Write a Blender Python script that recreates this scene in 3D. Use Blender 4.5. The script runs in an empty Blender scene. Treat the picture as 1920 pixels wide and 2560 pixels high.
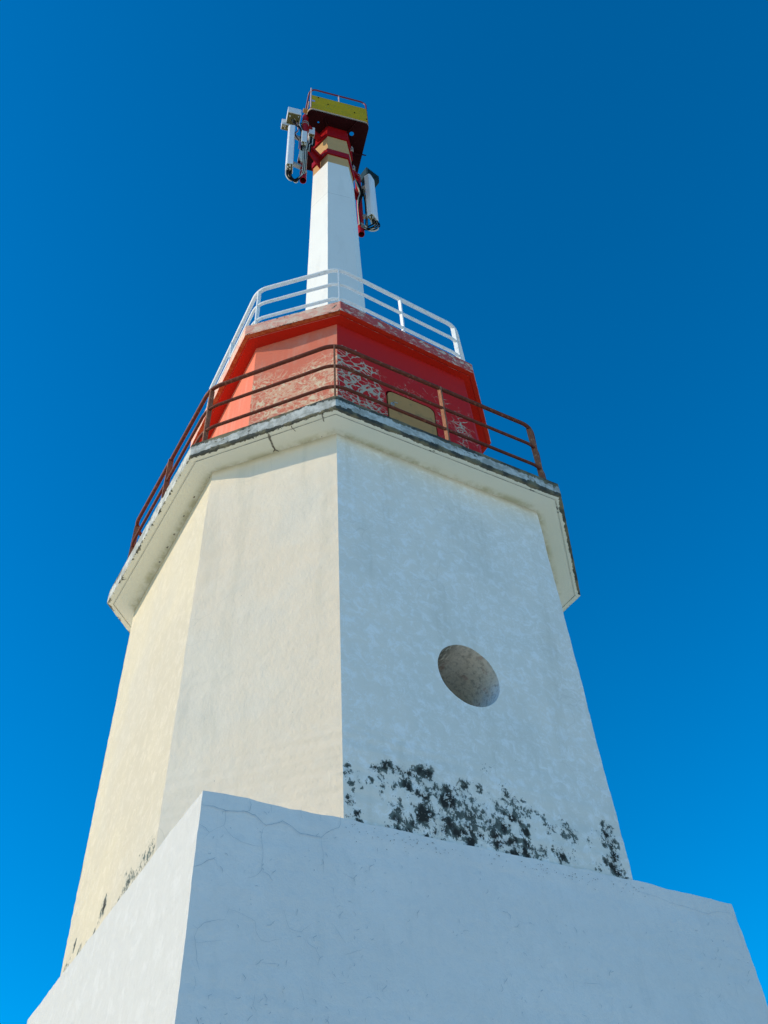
import bpy, bmesh, math, random
from mathutils import Vector, Matrix, noise
R = math.radians
random.seed(7)
sc = bpy.context.scene
K = 0.8            # metres per survey unit
EYE = 1.6
PHI = R(31.6703)
CX, CY = -0.5887 * K, 9.0806 * K

# ---------------------------------------------------------------- camera
cam_d = bpy.data.cameras.new('camera'); cam = bpy.data.objects.new('camera', cam_d)
sc.collection.objects.link(cam); sc.camera = cam
cam_d.sensor_fit = 'VERTICAL'; cam_d.sensor_height = 36.0
cam_d.lens = 2209.04 / 2560 * 36; cam_d.clip_start = 0.05; cam_d.clip_end = 6000
pit, rol = 0.8135, -0.0734
cp, sp, cr_, sr = math.cos(pit), math.sin(pit), math.cos(rol), math.sin(rol)
vr0, vu0, vf = Vector((1, 0, 0)), Vector((0, -sp, cp)), Vector((0, cp, sp))
vr = cr_ * vr0 + sr * vu0; vu = -sr * vr0 + cr_ * vu0
m = Matrix((vr, vu, -vf)).transposed().to_4x4(); m.translation = (0, 0, EYE)
cam.matrix_world = m

# ---------------------------------------------------------------- sun and sky
SUN_EL, ALPHA = R(24), R(23.5)
e1 = Vector((math.cos(PHI), math.sin(PHI), 0)); e2 = Vector((math.sin(PHI), -math.cos(PHI), 0))
sh = -math.cos(ALPHA) * e1 - math.sin(ALPHA) * e2
sdir = Vector((sh.x * math.cos(SUN_EL), sh.y * math.cos(SUN_EL), math.sin(SUN_EL)))
sl = bpy.data.lights.new('sun', 'SUN'); so = bpy.data.objects.new('sun', sl); sc.collection.objects.link(so)
sl.energy = 2.2; sl.angle = R(0.55); sl.color = (1.0, 0.86, 0.66)
so.rotation_euler = sdir.to_track_quat('Z', 'Y').to_euler()
w = bpy.data.worlds.new('World'); sc.world = w; w.use_nodes = True
wn, wl = w.node_tree.nodes, w.node_tree.links
bg = wn['Background']; sky = wn.new('ShaderNodeTexSky'); sky.sky_type = 'NISHITA'; sky.sun_disc = False
sky.sun_elevation = SUN_EL; sky.sun_rotation = math.atan2(sh.x, sh.y)
sky.air_density = 0.96; sky.dust_density = 0.25; sky.ozone_density = 3.0; sky.altitude = 0
hs = wn.new('ShaderNodeHueSaturation'); hs.inputs['Hue'].default_value = 0.4985; hs.inputs['Saturation'].default_value = 1.55; hs.inputs['Value'].default_value = 0.83
wl.new(sky.outputs[0], hs.inputs['Color']); wl.new(hs.outputs[0], bg.inputs[0])
bg.inputs[1].default_value = 0.15
sc.view_settings.view_transform = 'Standard'; sc.view_settings.look = 'None'
sc.view_settings.gamma = 1; sc.view_settings.exposure = 0.76
sc.render.engine = 'CYCLES'

# ---------------------------------------------------------------- helpers
def tag(o, label=None, cat=None, group=None, kind=None):
    if label: o['label'] = label
    if cat: o['category'] = cat
    if group: o['group'] = group
    if kind: o['kind'] = kind
    return o
def L(a, b, z):                     # survey coords (e1, e2, height over the eye) -> lighthouse local metres
    return Vector((a * K, -b * K, z * K + EYE))
class MB:
    def __init__(s): s.v = []; s.f = []; s.m = []; s.att = {}
    def add(s, vs, fs, mi=0, **att):
        o = len(s.v); s.v += [tuple(v) for v in vs]; s.f += [tuple(i + o for i in f) for f in fs]; s.m += [mi] * len(fs)
        for k in att:
            if k not in s.att: s.att[k] = [0.0] * o
        for k in s.att:
            d = s.att[k]; d += [0.0] * (o - len(d)); d += list(att.get(k, [0.0] * len(vs)))
    def box(s, c, ax, ay, az, mi=0):     # centre and half-axes
        c = Vector(c); vs = [c + i * Vector(ax) + j * Vector(ay) + k * Vector(az) for i in (-1, 1) for j in (-1, 1) for k in (-1, 1)]
        s.add(vs, [(0, 1, 3, 2), (4, 6, 7, 5), (0, 4, 5, 1), (2, 3, 7, 6), (0, 2, 6, 4), (1, 5, 7, 3)], mi)
    def tube(s, pts, r, n=10, closed=False, cap=True, mi=0):
        pts = [Vector(p) for p in pts]; N = len(pts); vs = []; prev = None
        for i in range(N):
            a = pts[i - 1] if (i or closed) else pts[0]; b = pts[(i + 1) % N] if (i < N - 1 or closed) else pts[-1]
            t = (b - a).normalized()
            if prev is None:
                up = Vector((0, 0, 1)) if abs(t.z) < .95 else Vector((1, 0, 0)); x = t.cross(up).normalized()
            else:
                x = (prev - t * prev.dot(t)).normalized()
            prev = x; y = t.cross(x)
            rr = r[i] if isinstance(r, (list, tuple)) else r
            vs += [pts[i] + rr * (math.cos(q * 2 * math.pi / n) * x + math.sin(q * 2 * math.pi / n) * y) for q in range(n)]
        fs = []
        for i in range(N if closed else N - 1):
            j = (i + 1) % N
            for q in range(n): fs.append((i * n + q, i * n + (q + 1) % n, j * n + (q + 1) % n, j * n + q))
        if cap and not closed: fs += [tuple(range(n))[::-1], tuple(range((N - 1) * n, N * n))]
        s.add(vs, fs, mi)
    def prism(s, poly, z0, z1, mi=0):    # poly of Vector xy, metres
        n = len(poly); vs = [Vector((p[0], p[1], z0)) for p in poly] + [Vector((p[0], p[1], z1)) for p in poly]
        s.add(vs, [tuple(range(n))[::-1], tuple(range(n, 2 * n))] + [(i, (i + 1) % n, n + (i + 1) % n, n + i) for i in range(n)], mi)
    def build(s, name, mats, parent=None, smooth=None, bevel=0, fix=True, weld=0):
        me = bpy.data.meshes.new(name); me.from_pydata(s.v, [], s.f)
        for mt in (mats if isinstance(mats, (list, tuple)) else [mats]): me.materials.append(mt)
        me.polygons.foreach_set('material_index', s.m)
        for k, d in s.att.items():
            d = d + [0.0] * (len(s.v) - len(d)); a = me.attributes.new(k, 'FLOAT', 'POINT'); a.data.foreach_set('value', d)
        me.update()
        if fix or weld:
            bm = bmesh.new(); bm.from_mesh(me)
            if weld: bmesh.ops.remove_doubles(bm, verts=bm.verts, dist=weld)
            if fix: bmesh.ops.recalc_face_normals(bm, faces=bm.faces)
            bm.to_mesh(me); bm.free()
        o = bpy.data.objects.new(name, me); sc.collection.objects.link(o)
        if parent: o.parent = parent
        if smooth is not None:
            me.polygons.foreach_set('use_smooth', [True] * len(me.polygons)); me.set_sharp_from_angle(angle=R(smooth))
        if bevel:
            b = o.modifiers.new('bevel', 'BEVEL'); b.width = bevel; b.segments = 2; b.limit_method = 'ANGLE'; b.angle_limit = R(40)
        return o

# ---------------------------------------------------------------- node helper
class NT:
    def __init__(s, name, rough=0.85):
        s.mat = bpy.data.materials.new(name); s.mat.use_nodes = True; s.t = s.mat.node_tree
        s.b = s.t.nodes['Principled BSDF']; s.b.inputs['Roughness'].default_value = rough
        s.b.inputs['Specular IOR Level'].default_value = 0.06
        s.co = s.n('ShaderNodeTexCoord').outputs['Object']
    def n(s, ty, **k):
        x = s.t.nodes.new(ty)
        for a, b in k.items(): setattr(x, a, b)
        return x
    def lk(s, a, b): s.t.links.new(a, b)
    def put(s, sock, v):
        if isinstance(v, bpy.types.NodeSocket): s.lk(v, sock)
        elif isinstance(v, (tuple, list)) and len(v) == 3 and sock.type == 'RGBA': sock.default_value = (*v, 1)
        else: sock.default_value = v
    def noise(s, scale, detail=4, rough=.55, dist=0, co=None, col=False):
        x = s.n('ShaderNodeTexNoise'); x.inputs['Scale'].default_value = scale; x.inputs['Detail'].default_value = detail
        x.inputs['Roughness'].default_value = rough; x.inputs['Distortion'].default_value = dist; s.lk(co or s.co, x.inputs['Vector'])
        return x.outputs['Color' if col else 'Fac']
    def vor(s, scale, feature='DISTANCE_TO_EDGE', co=None, out='Distance'):
        x = s.n('ShaderNodeTexVoronoi'); x.feature = feature; x.inputs['Scale'].default_value = scale; s.lk(co or s.co, x.inputs['Vector'])
        return x.outputs[out]
    def sc(s, v, co=None):
        x = s.n('ShaderNodeMapping'); x.inputs['Scale'].default_value = v; s.lk(co or s.co, x.inputs['Vector']); return x.outputs[0]
    def warp(s, co, scale, amt):
        a = s.n('ShaderNodeVectorMath', operation='MULTIPLY_ADD'); s.lk(s.noise(scale, 2, co=co, col=True), a.inputs[0])
        a.inputs[1].default_value = (amt,) * 3; s.lk(co, a.inputs[2]); return a.outputs[0]
    def ma(s, op, a, b=0.0, c=0.0, clamp=False):
        x = s.n('ShaderNodeMath', operation=op, use_clamp=clamp)
        for i, v in enumerate((a, b, c)): s.put(x.inputs[i], v)
        return x.outputs[0]
    def ramp(s, v, lo, hi, a=0.0, b=1.0):
        x = s.n('ShaderNodeMapRange', interpolation_type='SMOOTHSTEP')
        for i, q in enumerate((v, lo, hi, a, b)): s.put(x.inputs[i], q)
        return x.outputs[0]
    def mix(s, f, a, b):
        x = s.n('ShaderNodeMix', data_type='RGBA'); s.put(x.inputs[0], f); s.put(x.inputs[6], a); s.put(x.inputs[7], b); return x.outputs[2]
    def att(s, name): 
        x = s.n('ShaderNodeAttribute'); x.attribute_name = name; return x.outputs['Fac']
    def xyz(s):
        x = s.n('ShaderNodeSeparateXYZ'); s.lk(s.co, x.inputs[0]); return x.outputs
    def onrm(s):
        g = s.n('ShaderNodeNewGeometry'); v = s.n('ShaderNodeVectorTransform', vector_type='NORMAL', convert_from='WORLD', convert_to='OBJECT')
        s.lk(g.outputs['True Normal'], v.inputs[0]); x = s.n('ShaderNodeSeparateXYZ'); s.lk(v.outputs[0], x.inputs[0]); return x.outputs
    def bump(s, h, strength, dist, prev=None):
        x = s.n('ShaderNodeBump'); x.inputs['Strength'].default_value = strength; x.inputs['Distance'].default_value = dist
        s.lk(h, x.inputs['Height'])
        if prev: s.lk(prev, x.inputs['Normal'])
        return x.outputs[0]
    def done(s, col, normal=None):
        s.put(s.b.inputs['Base Color'], col)
        if normal: s.lk(normal, s.b.inputs['Normal'])
        return s.mat

def plain(name, col, rough=.6, var=.18, scale=9, metal=0.0, bump=.15, dirt=None, spec=.08):
    t = NT(name, rough); t.b.inputs['Specular IOR Level'].default_value = spec; t.b.inputs['Metallic'].default_value = metal
    f = t.noise(scale, 5); c = t.mix(f, tuple(x * (1 - var) for x in col), tuple(min(1, x * (1 + var)) for x in col))
    if dirt: c = t.mix(t.ma('MULTIPLY', t.ramp(t.noise(scale * 1.7, 6, .65), .52, .68), .8), c, dirt)
    return t.done(c, t.bump(t.noise(scale * 6, 3), bump, .004))

def specks(t, c, dens=.52, col=(.10, .11, .10)):
    # small dark pits and chipped spots
    v = t.vor(14, 'F1'); m1 = t.ma('MULTIPLY', t.ramp(v, .05, .035), t.ramp(t.noise(2.3, 2), .60, .66))
    return t.mix(m1, c, col)
def plaster_bump(t, fine=.35, coarse=.25):
    a = t.bump(t.noise(2.2, 5, .6), coarse, .03)
    a = t.bump(t.noise(6, 5, .6), coarse, .012, a)
    b = t.bump(t.noise(19, 8, .72), fine, .010, a)
    return t.bump(t.noise(70, 3, .6), fine * .8, .0025, b)

# tower plaster: cream limewash, repainted patches, hairlines, mould near the plinth
t = NT('cream_plaster')
X, Y, Z = t.xyz()
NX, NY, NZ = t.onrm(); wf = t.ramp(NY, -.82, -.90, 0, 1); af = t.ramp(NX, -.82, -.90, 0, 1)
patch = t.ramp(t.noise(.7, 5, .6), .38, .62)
c = t.mix(patch, t.mix(wf, (.86, .72, .53), (.86, .80, .69)), t.mix(wf, (.83, .735, .575), (.80, .765, .67)))  # base carries light: front whitened against its shade, other faces warmed as if sunlit
c = t.mix(af, c, t.mix(patch, (.59, .53, .385), (.54, .49, .37)))  # yellowed left face, also darkened in colour to hold down its sunlight
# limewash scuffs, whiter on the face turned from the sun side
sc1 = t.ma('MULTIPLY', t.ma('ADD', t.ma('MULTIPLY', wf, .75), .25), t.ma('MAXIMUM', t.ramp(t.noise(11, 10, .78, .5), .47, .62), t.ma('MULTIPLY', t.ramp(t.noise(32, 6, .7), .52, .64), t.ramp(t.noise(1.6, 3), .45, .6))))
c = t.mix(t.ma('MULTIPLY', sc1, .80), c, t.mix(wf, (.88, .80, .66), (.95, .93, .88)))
c = t.mix(t.ma('MULTIPLY', t.ramp(t.noise(1.4, 6, .6, .4), .50, .66), .18), c, (.60, .58, .50))
streak = t.noise(5, 4, .6, co=t.sc((1, 1, .12)))
c = t.mix(t.ma('MULTIPLY', t.ramp(streak, .52, .70), .22), c, (.54, .50, .38))
hv = t.vor(1.5, co=t.warp(t.co, 2.5, .45))
hair = t.ma('MULTIPLY', t.ramp(hv, .006, .002), t.ramp(t.noise(.9, 2), .53, .60))
c = t.mix(t.ma('MULTIPLY', hair, .14), c, (.34, .32, .27))
grit = t.ma('MULTIPLY', t.ma('MULTIPLY', t.ramp(t.noise(55, 8, .8), .54, .66), t.ramp(t.ma('ADD', Z, t.ma('MULTIPLY', t.noise(2, 4), -1.2)), 3.9, 3.0)), t.ma('SUBTRACT', 1.0, wf))
c = t.mix(t.ma('MULTIPLY', grit, .45), c, (.36, .32, .24))
c = specks(t, c)
top = t.ramp(Z, 7.83 * K + EYE, 7.93 * K + EYE)
c = t.mix(t.ma('MULTIPLY', t.ma('MULTIPLY', top, t.noise(6, 5, .7)), .8), c, (.50, .46, .27))
md = t.att('mold')
nz = t.noise(55, 8, .74, .4); nz2 = t.noise(19, 7, .7, .5)
nz = t.noise(42, 12, .80, .6); nv = t.noise(30, 6, .7, co=t.sc((1.3, 1.3, .45)))
mm = t.ma('ADD', t.ma('MINIMUM', md, .95), t.ma('MULTIPLY', t.ma('SUBTRACT', nz, .5), 3.8)); mm = t.ma('ADD', mm, t.ma('MULTIPLY', t.ma('SUBTRACT', nz2, .5), 2.6)); mm = t.ma('ADD', mm, t.ma('MULTIPLY', t.ma('SUBTRACT', nv, .5), 1.4))
fl = t.ma('ADD', t.vor(46, 'F1', co=t.warp(t.sc((1, 1, .7)), 25, .05), out='Color'), t.ma('MULTIPLY', t.vor(20, 'F1', co=t.warp(t.co, 14, .10), out='Color'), .9))
mm = t.ma('ADD', mm, t.ma('MULTIPLY', t.ma('SUBTRACT', fl, .95), 1.25))
mk = t.ma('MULTIPLY', t.ramp(mm, .54, .60), t.ramp(md, .03, .14))
c = t.mix(t.ma('MULTIPLY', t.ramp(t.ma('ADD', md, t.ma('MULTIPLY', t.ma('SUBTRACT', nz2, .5), .9)), .05, .9), .38), c, (.34, .37, .34))
wd = t.att('wide'); spk = t.ma('MULTIPLY', t.ramp(t.vor(48, 'F1', co=t.warp(t.co, 30, .03)), .26, .16), t.ramp(t.ma('ADD', wd, t.ma('MULTIPLY', t.ma('SUBTRACT', t.noise(13, 6, .75), .5), 2.4)), .62, .80))
mk = t.ma('MULTIPLY', t.ma('MAXIMUM', mk, t.ma('MULTIPLY', spk, .85)), t.ma('MAXIMUM', wf, af))
mc = t.mix(t.ramp(t.ma('ADD', md, t.ma('MULTIPLY', t.ma('SUBTRACT', nz2, .5), .8)), .45, 1.05), (.12, .15, .13), (.006, .007, .006))
c = t.mix(t.ma('MULTIPLY', mk, .95), c, mc)
nrm = plaster_bump(t, .38, .3)
nrm = t.bump(t.ma('MULTIPLY', mk, -1), .5, .004, nrm)
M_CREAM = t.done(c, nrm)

# plinth: newer bluish white paint
t = NT('white_plinth_paint')
c = t.mix(t.ramp(t.noise(1.1, 5, .6), .35, .65), (.82, .80, .75), (.77, .755, .71))
NX, NY, NZ = t.onrm(); c = t.mix(t.ma('MULTIPLY', t.ramp(t.noise(14, 9, .75), .46, .62), .35), c, (.70, .70, .67)); c = t.mix(t.ramp(NX, -.8, -.9), c, t.mix(t.noise(26, 8, .75, co=t.sc((1, 1, .6))), (.48, .485, .455), (.60, .60, .56)))  # left side: greyer stucco, its colour lowered further to offset direct sun
c = t.mix(t.ma('MULTIPLY', t.ramp(t.noise(6, 8, .7, .5), .5, .64), .12), c, (.86, .86, .84))
sk = t.noise(9, 4, .6, co=t.sc((1, 1, .22)))
c = t.mix(t.ma('MULTIPLY', t.ramp(sk, .55, .7), .18), c, (.60, .61, .58))
hv = t.vor(2.2, co=t.warp(t.co, 3, .4))
hair = t.ma('MULTIPLY', t.ramp(hv, .006, .0015), t.ramp(t.noise(1.3, 2), .55, .62))
c = t.mix(t.ma('MULTIPLY', hair, .12), c, (.40, .44, .46))
c = specks(t, c, col=(.22, .26, .28))
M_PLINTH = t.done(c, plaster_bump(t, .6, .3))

t = NT('crack_line', .95); M_CRACK = t.done(t.mix(t.noise(30, 4), (.34, .40, .42), (.54, .58, .59)))
t = NT('spalled_concrete', .95); M_SPALL = t.done(t.mix(t.ramp(t.noise(35, 6, .7), .4, .6), (.10, .085, .06), (.36, .33, .26)), t.bump(t.noise(50, 5), .8, .01))

# lower gallery slab
t = NT('weathered_slab')
X, Y, Z = t.xyz()
g = t.n('ShaderNodeNewGeometry'); sN = t.n('ShaderNodeSeparateXYZ'); t.lk(g.outputs['True Normal'], sN.inputs[0])
soff = t.ramp(sN.outputs[2], -.5, -.8)
fas = t.mix(t.ramp(t.noise(9, 7, .7), .42, .60), (.34, .35, .31), (.56, .57, .52))
sof = t.mix(t.noise(1.6, 5, .6), (.90, .87, .70), (.85, .82, .66))
c = t.mix(soff, fas, sof)
dm = t.att('dirt'); n1 = t.noise(17, 8, .72, .4); n2 = t.noise(3.2, 4, .6); n3 = t.noise(26, 5, .65, co=t.sc((1, 1, .25)))
v = t.ma('ADD', dm, t.ma('MULTIPLY', t.ma('SUBTRACT', n1, .5), 2.0)); v = t.ma('ADD', v, t.ma('MULTIPLY', t.ma('SUBTRACT', n2, .5), 1.9))
v = t.ma('ADD', v, t.ma('MULTIPLY', t.ma('SUBTRACT', n3, .5), .8))
mk = t.ma('MULTIPLY', t.ramp(v, .50, .72), t.ramp(dm, .02, .12))
dc = t.mix(t.ramp(t.noise(6, 4), .42, .6), (.030, .036, .030), (.17, .15, .085))
c = t.mix(t.ma('MULTIPLY', mk, .93), c, dc)
yel = t.att('seam'); c = t.mix(t.ma('MULTIPLY', t.ma('MULTIPLY', yel, t.ramp(t.noise(5, 5, .7), .35, .6)), .7), c, (.52, .48, .27))
c = specks(t, c)
M_SLAB = t.done(c, t.bump(t.noise(30, 6, .7), .5, .008, t.bump(t.noise(3, 3), .2, .02)))

# red lantern room
def red_wall():
    t = NT('peeling_red_paint', .7)
    fd = t.att('fade')
    c1 = t.mix(t.noise(3, 5, .6), (.60, .028, .020), (.50, .022, .030))
    c2 = t.mix(t.noise(3, 5, .6), (.76, .215, .125), (.68, .175, .105))
    st = t.ramp(t.noise(9, 5, .6, co=t.sc((1, 1, .2))), .45, .7)
    c2 = t.mix(t.ma('MULTIPLY', st, .4), c2, (.68, .33, .23))
    c = t.mix(fd, c1, c2)  # sun sides paler: bleached paint plus some sunlight put into the colour
    lc = t.att('lace')
    co = t.warp(t.warp(t.sc((1, 1, 1.0)), 4, .22), 14, .05)
    e = t.vor(10.5, co=co); e2_ = t.vor(20.0, co=t.warp(t.co, 9, .12))
    wv = t.ma('MULTIPLY', t.ma('MULTIPLY', lc, t.ramp(t.noise(5, 5, .7), .3, .7)), .15)
    band = t.ramp(t.ma('SUBTRACT', e, wv), .035, -.02)
    band2 = t.ma('MULTIPLY', t.ramp(t.ma('SUBTRACT', e2_, t.ma('MULTIPLY', wv, .7)), .03, -.02), t.ramp(t.noise(2.2, 3), .45, .6))
    br = t.ma('MULTIPLY', t.ma('MAXIMUM', band, band2), t.ramp(t.ma('ADD', lc, t.ma('MULTIPLY', t.ma('SUBTRACT', t.noise(4, 5, .7), .5), 1.6)), .30, .62))
    blot = t.ma('MULTIPLY', t.ramp(t.noise(9, 7, .7, 1.2), .50, .60), t.ramp(lc, .30, .75))
    mk = t.ma('MAXIMUM', t.ma('MULTIPLY', br, t.ramp(fd, 0, 1, 1, .55)), t.ma('MULTIPLY', t.ma('MULTIPLY', blot, fd), 1.0))
    c = t.mix(t.ma('MULTIPLY', mk, .92), c, t.mix(fd, (.50, .46, .33), (.84, .66, .42)))
    v = t.vor(9, 'F1'); c = t.mix(t.ma('MULTIPLY', t.ramp(v, .06, .04), t.ramp(t.noise(3, 2), .62, .66)), c, (.06, .03, .03))
    return t.done(c, t.bump(t.noise(20, 6, .65), .35, .006, t.bump(mk, .3, .003)))
M_RED = red_wall()
t = NT('red_slab_paint', .65)
g = t.n('ShaderNodeNewGeometry'); sN = t.n('ShaderNodeSeparateXYZ'); t.lk(g.outputs['True Normal'], sN.inputs[0])
soff = t.ramp(sN.outputs[2], -.5, -.8)
fd = t.att('fade'); n1 = t.noise(9, 7, .7, .8, co=t.sc((1, 1, 1.6)))
f1 = t.mix(t.ramp(n1, .50, .60), (.50, .095, .085), (.66, .50, .38))
f2 = t.mix(t.ramp(n1, .40, .60), (.74, .34, .25), (.76, .56, .42))
fas = t.mix(fd, f1, f2)
sof = t.mix(t.noise(2.5, 5), (.68, .030, .010), (.58, .024, .012))
strip = t.mix(t.ramp(t.noise(14, 6, .7), .4, .6), (.42, .08, .02), (.56, .17, .06))
sof = t.mix(t.ma('MULTIPLY', t.att('strip'), t.ramp(fd, 0, 1, .12, .85)), sof, strip)
c = t.mix(soff, fas, sof)
dm = t.att('dirt'); v = t.ma('ADD', dm, t.ma('MULTIPLY', t.ma('SUBTRACT', t.noise(22, 8, .72), .5), 2.4))
mk = t.ma('MULTIPLY', t.ramp(v, .62, .75), t.ramp(dm, .05, .2)); c = t.mix(t.ma('MULTIPLY', mk, .85), c, (.07, .05, .035))
M_REDSLAB = t.done(c, t.bump(t.noise(30, 6, .7), .5, .007))

# column paint: white shaft, tan head
t = NT('column_paint', .7)
X, Y, Z = t.xyz()
wv = t.mix(t.noise(1.7, 5, .6), (.80, .80, .74), (.72, .72, .67))
wv = t.mix(t.ma('MULTIPLY', t.ramp(t.noise(5, 6, .6, co=t.sc((1, 1, .2))), .52, .7), .25), wv, (.62, .62, .57))
tn = t.mix(t.noise(5, 5, .6), (.50, .29, .12), (.58, .36, .16))
edge = t.ma('ADD', Z, t.ma('MULTIPLY', t.ma('SUBTRACT', t.noise(6, 3), .5), .02))
c = t.mix(t.ramp(edge, 21.64 * K + EYE - .01, 21.64 * K + EYE + .01), wv, tn)
zz = t.ma('ADD', Z, t.ma('MULTIPLY', t.ma('SUBTRACT', t.noise(3, 4), .5), .08))
jt = t.ramp(t.ma('ABSOLUTE', t.ma('SUBTRACT', zz, 19.81 * K + EYE)), .007, .002)
jt2 = t.ma('MULTIPLY', t.ramp(t.ma('ABSOLUTE', t.ma('SUBTRACT', zz, 13.1 * K + EYE)), .014, .005), t.ramp(t.noise(2.5, 2), .52, .56))
c = t.mix(t.ma('MULTIPLY', t.ma('MAXIMUM', jt, jt2), .65), c, (.22, .23, .22))
c = specks(t, c)
M_COL = t.done(c, plaster_bump(t, .2, .15))

M_BROWN = plain('rusty_brown_paint', (.15, .045, .028), .5, .35, 14, bump=.3, dirt=(.30, .13, .07))
M_POST = plain('rusty_post_paint', (.26, .115, .065), .5, .35, 14, bump=.3, dirt=(.42, .24, .14))
M_WHITEP = plain('white_rail_paint', (.78, .80, .78), .45, .08, 12, dirt=(.60, .58, .52))
M_DOOR = plain('ochre_door_paint', (.50, .26, .095), .6, .10, 7, dirt=(.30, .19, .08))
M_DRED = plain('dark_red_jamb', (.14, .012, .014), .6)
M_STEELRED = plain('red_steel_paint', (.32, .005, .007), .42, .2, 10, dirt=(.30, .02, .02))
M_DECKRED = plain('dark_red_deck_paint', (.030, .004, .004), .6, .3, 6)
M_LIP = plain('tan_deck_edge', (.56, .40, .26), .6, .2, 14, dirt=(.2, .12, .07))
M_YEL = plain('yellow_board', (.50, .33, .004), .55, .22, 5, dirt=(.30, .27, .03))
M_MAROON = plain('maroon_rail', (.17, .020, .035), .4, .3, 14, spec=.4)
M_PINKRAIL = plain('faded_red_rail', (.60, .42, .38), .5, .3, 20, dirt=(.62, .5, .42))
M_ORANGE = plain('orange_bracket', (.62, .30, .07), .5)
M_RADOME = plain('white_radome', (.78, .79, .77), .35, .05, 4, bump=.05, spec=.4)
M_RRU = plain('pale_grey_housing', (.66, .68, .68), .45, .08, 8)
M_SLATE = plain('slate_grey_housing', (.022, .050, .055), .5, .15, 12)
M_BLACK = plain('black_cable', (.012, .012, .012), .6, .1, spec=.03)
M_CABW = plain('pale_connector', (.55, .53, .44), .4, .3, 30)
M_PINKC = plain('pink_cable', (.62, .38, .34), .5)
M_GALV = plain('galvanised_steel', (.42, .42, .38), .45, .25, 25, metal=.5)
M_DARK = plain('dark_hollow', (.02, .02, .02), .9)
M_OLIVE = plain('olive_connector_plate', (.16, .14, .05), .5, .4, 30)

# porthole reveal
t = NT('stained_reveal', .9)
X, Y, Z = t.xyz()
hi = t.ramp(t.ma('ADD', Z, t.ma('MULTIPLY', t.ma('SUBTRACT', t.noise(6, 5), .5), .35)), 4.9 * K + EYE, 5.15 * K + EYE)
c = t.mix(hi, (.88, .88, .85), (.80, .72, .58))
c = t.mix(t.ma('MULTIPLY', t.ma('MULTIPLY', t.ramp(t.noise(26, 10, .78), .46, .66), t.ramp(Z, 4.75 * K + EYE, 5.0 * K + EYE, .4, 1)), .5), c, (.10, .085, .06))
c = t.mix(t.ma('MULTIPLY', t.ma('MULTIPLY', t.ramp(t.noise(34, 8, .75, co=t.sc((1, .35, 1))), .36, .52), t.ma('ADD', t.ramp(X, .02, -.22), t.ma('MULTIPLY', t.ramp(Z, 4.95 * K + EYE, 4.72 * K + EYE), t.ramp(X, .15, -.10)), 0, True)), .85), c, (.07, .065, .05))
c = t.mix(t.ma('MULTIPLY', t.ramp(t.noise(9, 4), .62, .68), .5), c, (.46, .26, .19))
M_REVEAL = t.done(c, t.bump(t.noise(30, 6, .7), .7, .01))

# ---------------------------------------------------------------- ground
t = NT('sandy_ground', .95)
c = t.mix(t.ramp(t.noise(.15, 6, .6), .4, .6), (.84, .76, .60), (.78, .70, .54)); c = t.mix(t.ma('MULTIPLY', t.noise(8, 6), .3), c, (.62, .57, .45))
M_SAND = t.done(c, t.bump(t.noise(5, 6), .5, .03))
gb = MB(); S = 3000
NG = 40
gv = []; 
for i in range(NG + 1):
    for j in range(NG + 1):
        u = (i / NG * 2 - 1); v = (j / NG * 2 - 1); x = S * u * abs(u) ** 2; y = S * v * abs(v) ** 2
        d = math.hypot(x - CX, y - CY); gv.append((x, y, -.002 + (0 if d < 12 else -.3 * min(1, (d - 12) / 60) + .25 * noise.noise(Vector((x * .03, y * .03, 0))) * min(1, (d - 12) / 30))))
gb.add(gv, [(i * (NG + 1) + j, (i + 1) * (NG + 1) + j, (i + 1) * (NG + 1) + j + 1, i * (NG + 1) + j + 1) for i in range(NG) for j in range(NG)])
ground = gb.build('ground', M_SAND); tag(ground, kind='structure')

# ---------------------------------------------------------------- lighthouse
LH = bpy.data.objects.new('lighthouse', None); sc.collection.objects.link(LH)
LH.location = (CX, CY, 0); LH.rotation_euler = (0, 0, PHI)
tag(LH, 'tall octagonal lighthouse on a square white plinth with railed red lantern room', 'lighthouse')

ZP, ZS, TS, Z2, TU = 3.2396, 7.926, .2363, 11.2712, .2528
def octo(h, w, q=0):                                  # A B C D E F G H, survey plan coords
    v = w + q; return [(-h, -v), (-h, v), (-w, h), (w, h), (h, v), (h, -v), (w, -h), (-w, -h)]
def inset(poly, d):
    n = len(poly); out = []
    for i in range(n):
        p0, p1, p2 = Vector(poly[i - 1]), Vector(poly[i]), Vector(poly[(i + 1) % n])
        a = (p1 - p0).normalized(); b = (p2 - p1).normalized()
        na = Vector((a.y, -a.x)); nb = Vector((b.y, -b.x))          # polygon runs clockwise in (e1,e2): inward normal
        k = (na + nb); k = k / (1 + na.dot(nb)); out.append(tuple(p1 + k * d))
    return out
def wob(x, y, z, s=1.7, seed=0):
    return noise.noise(Vector((x * s + seed, y * s, z * s)))

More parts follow.
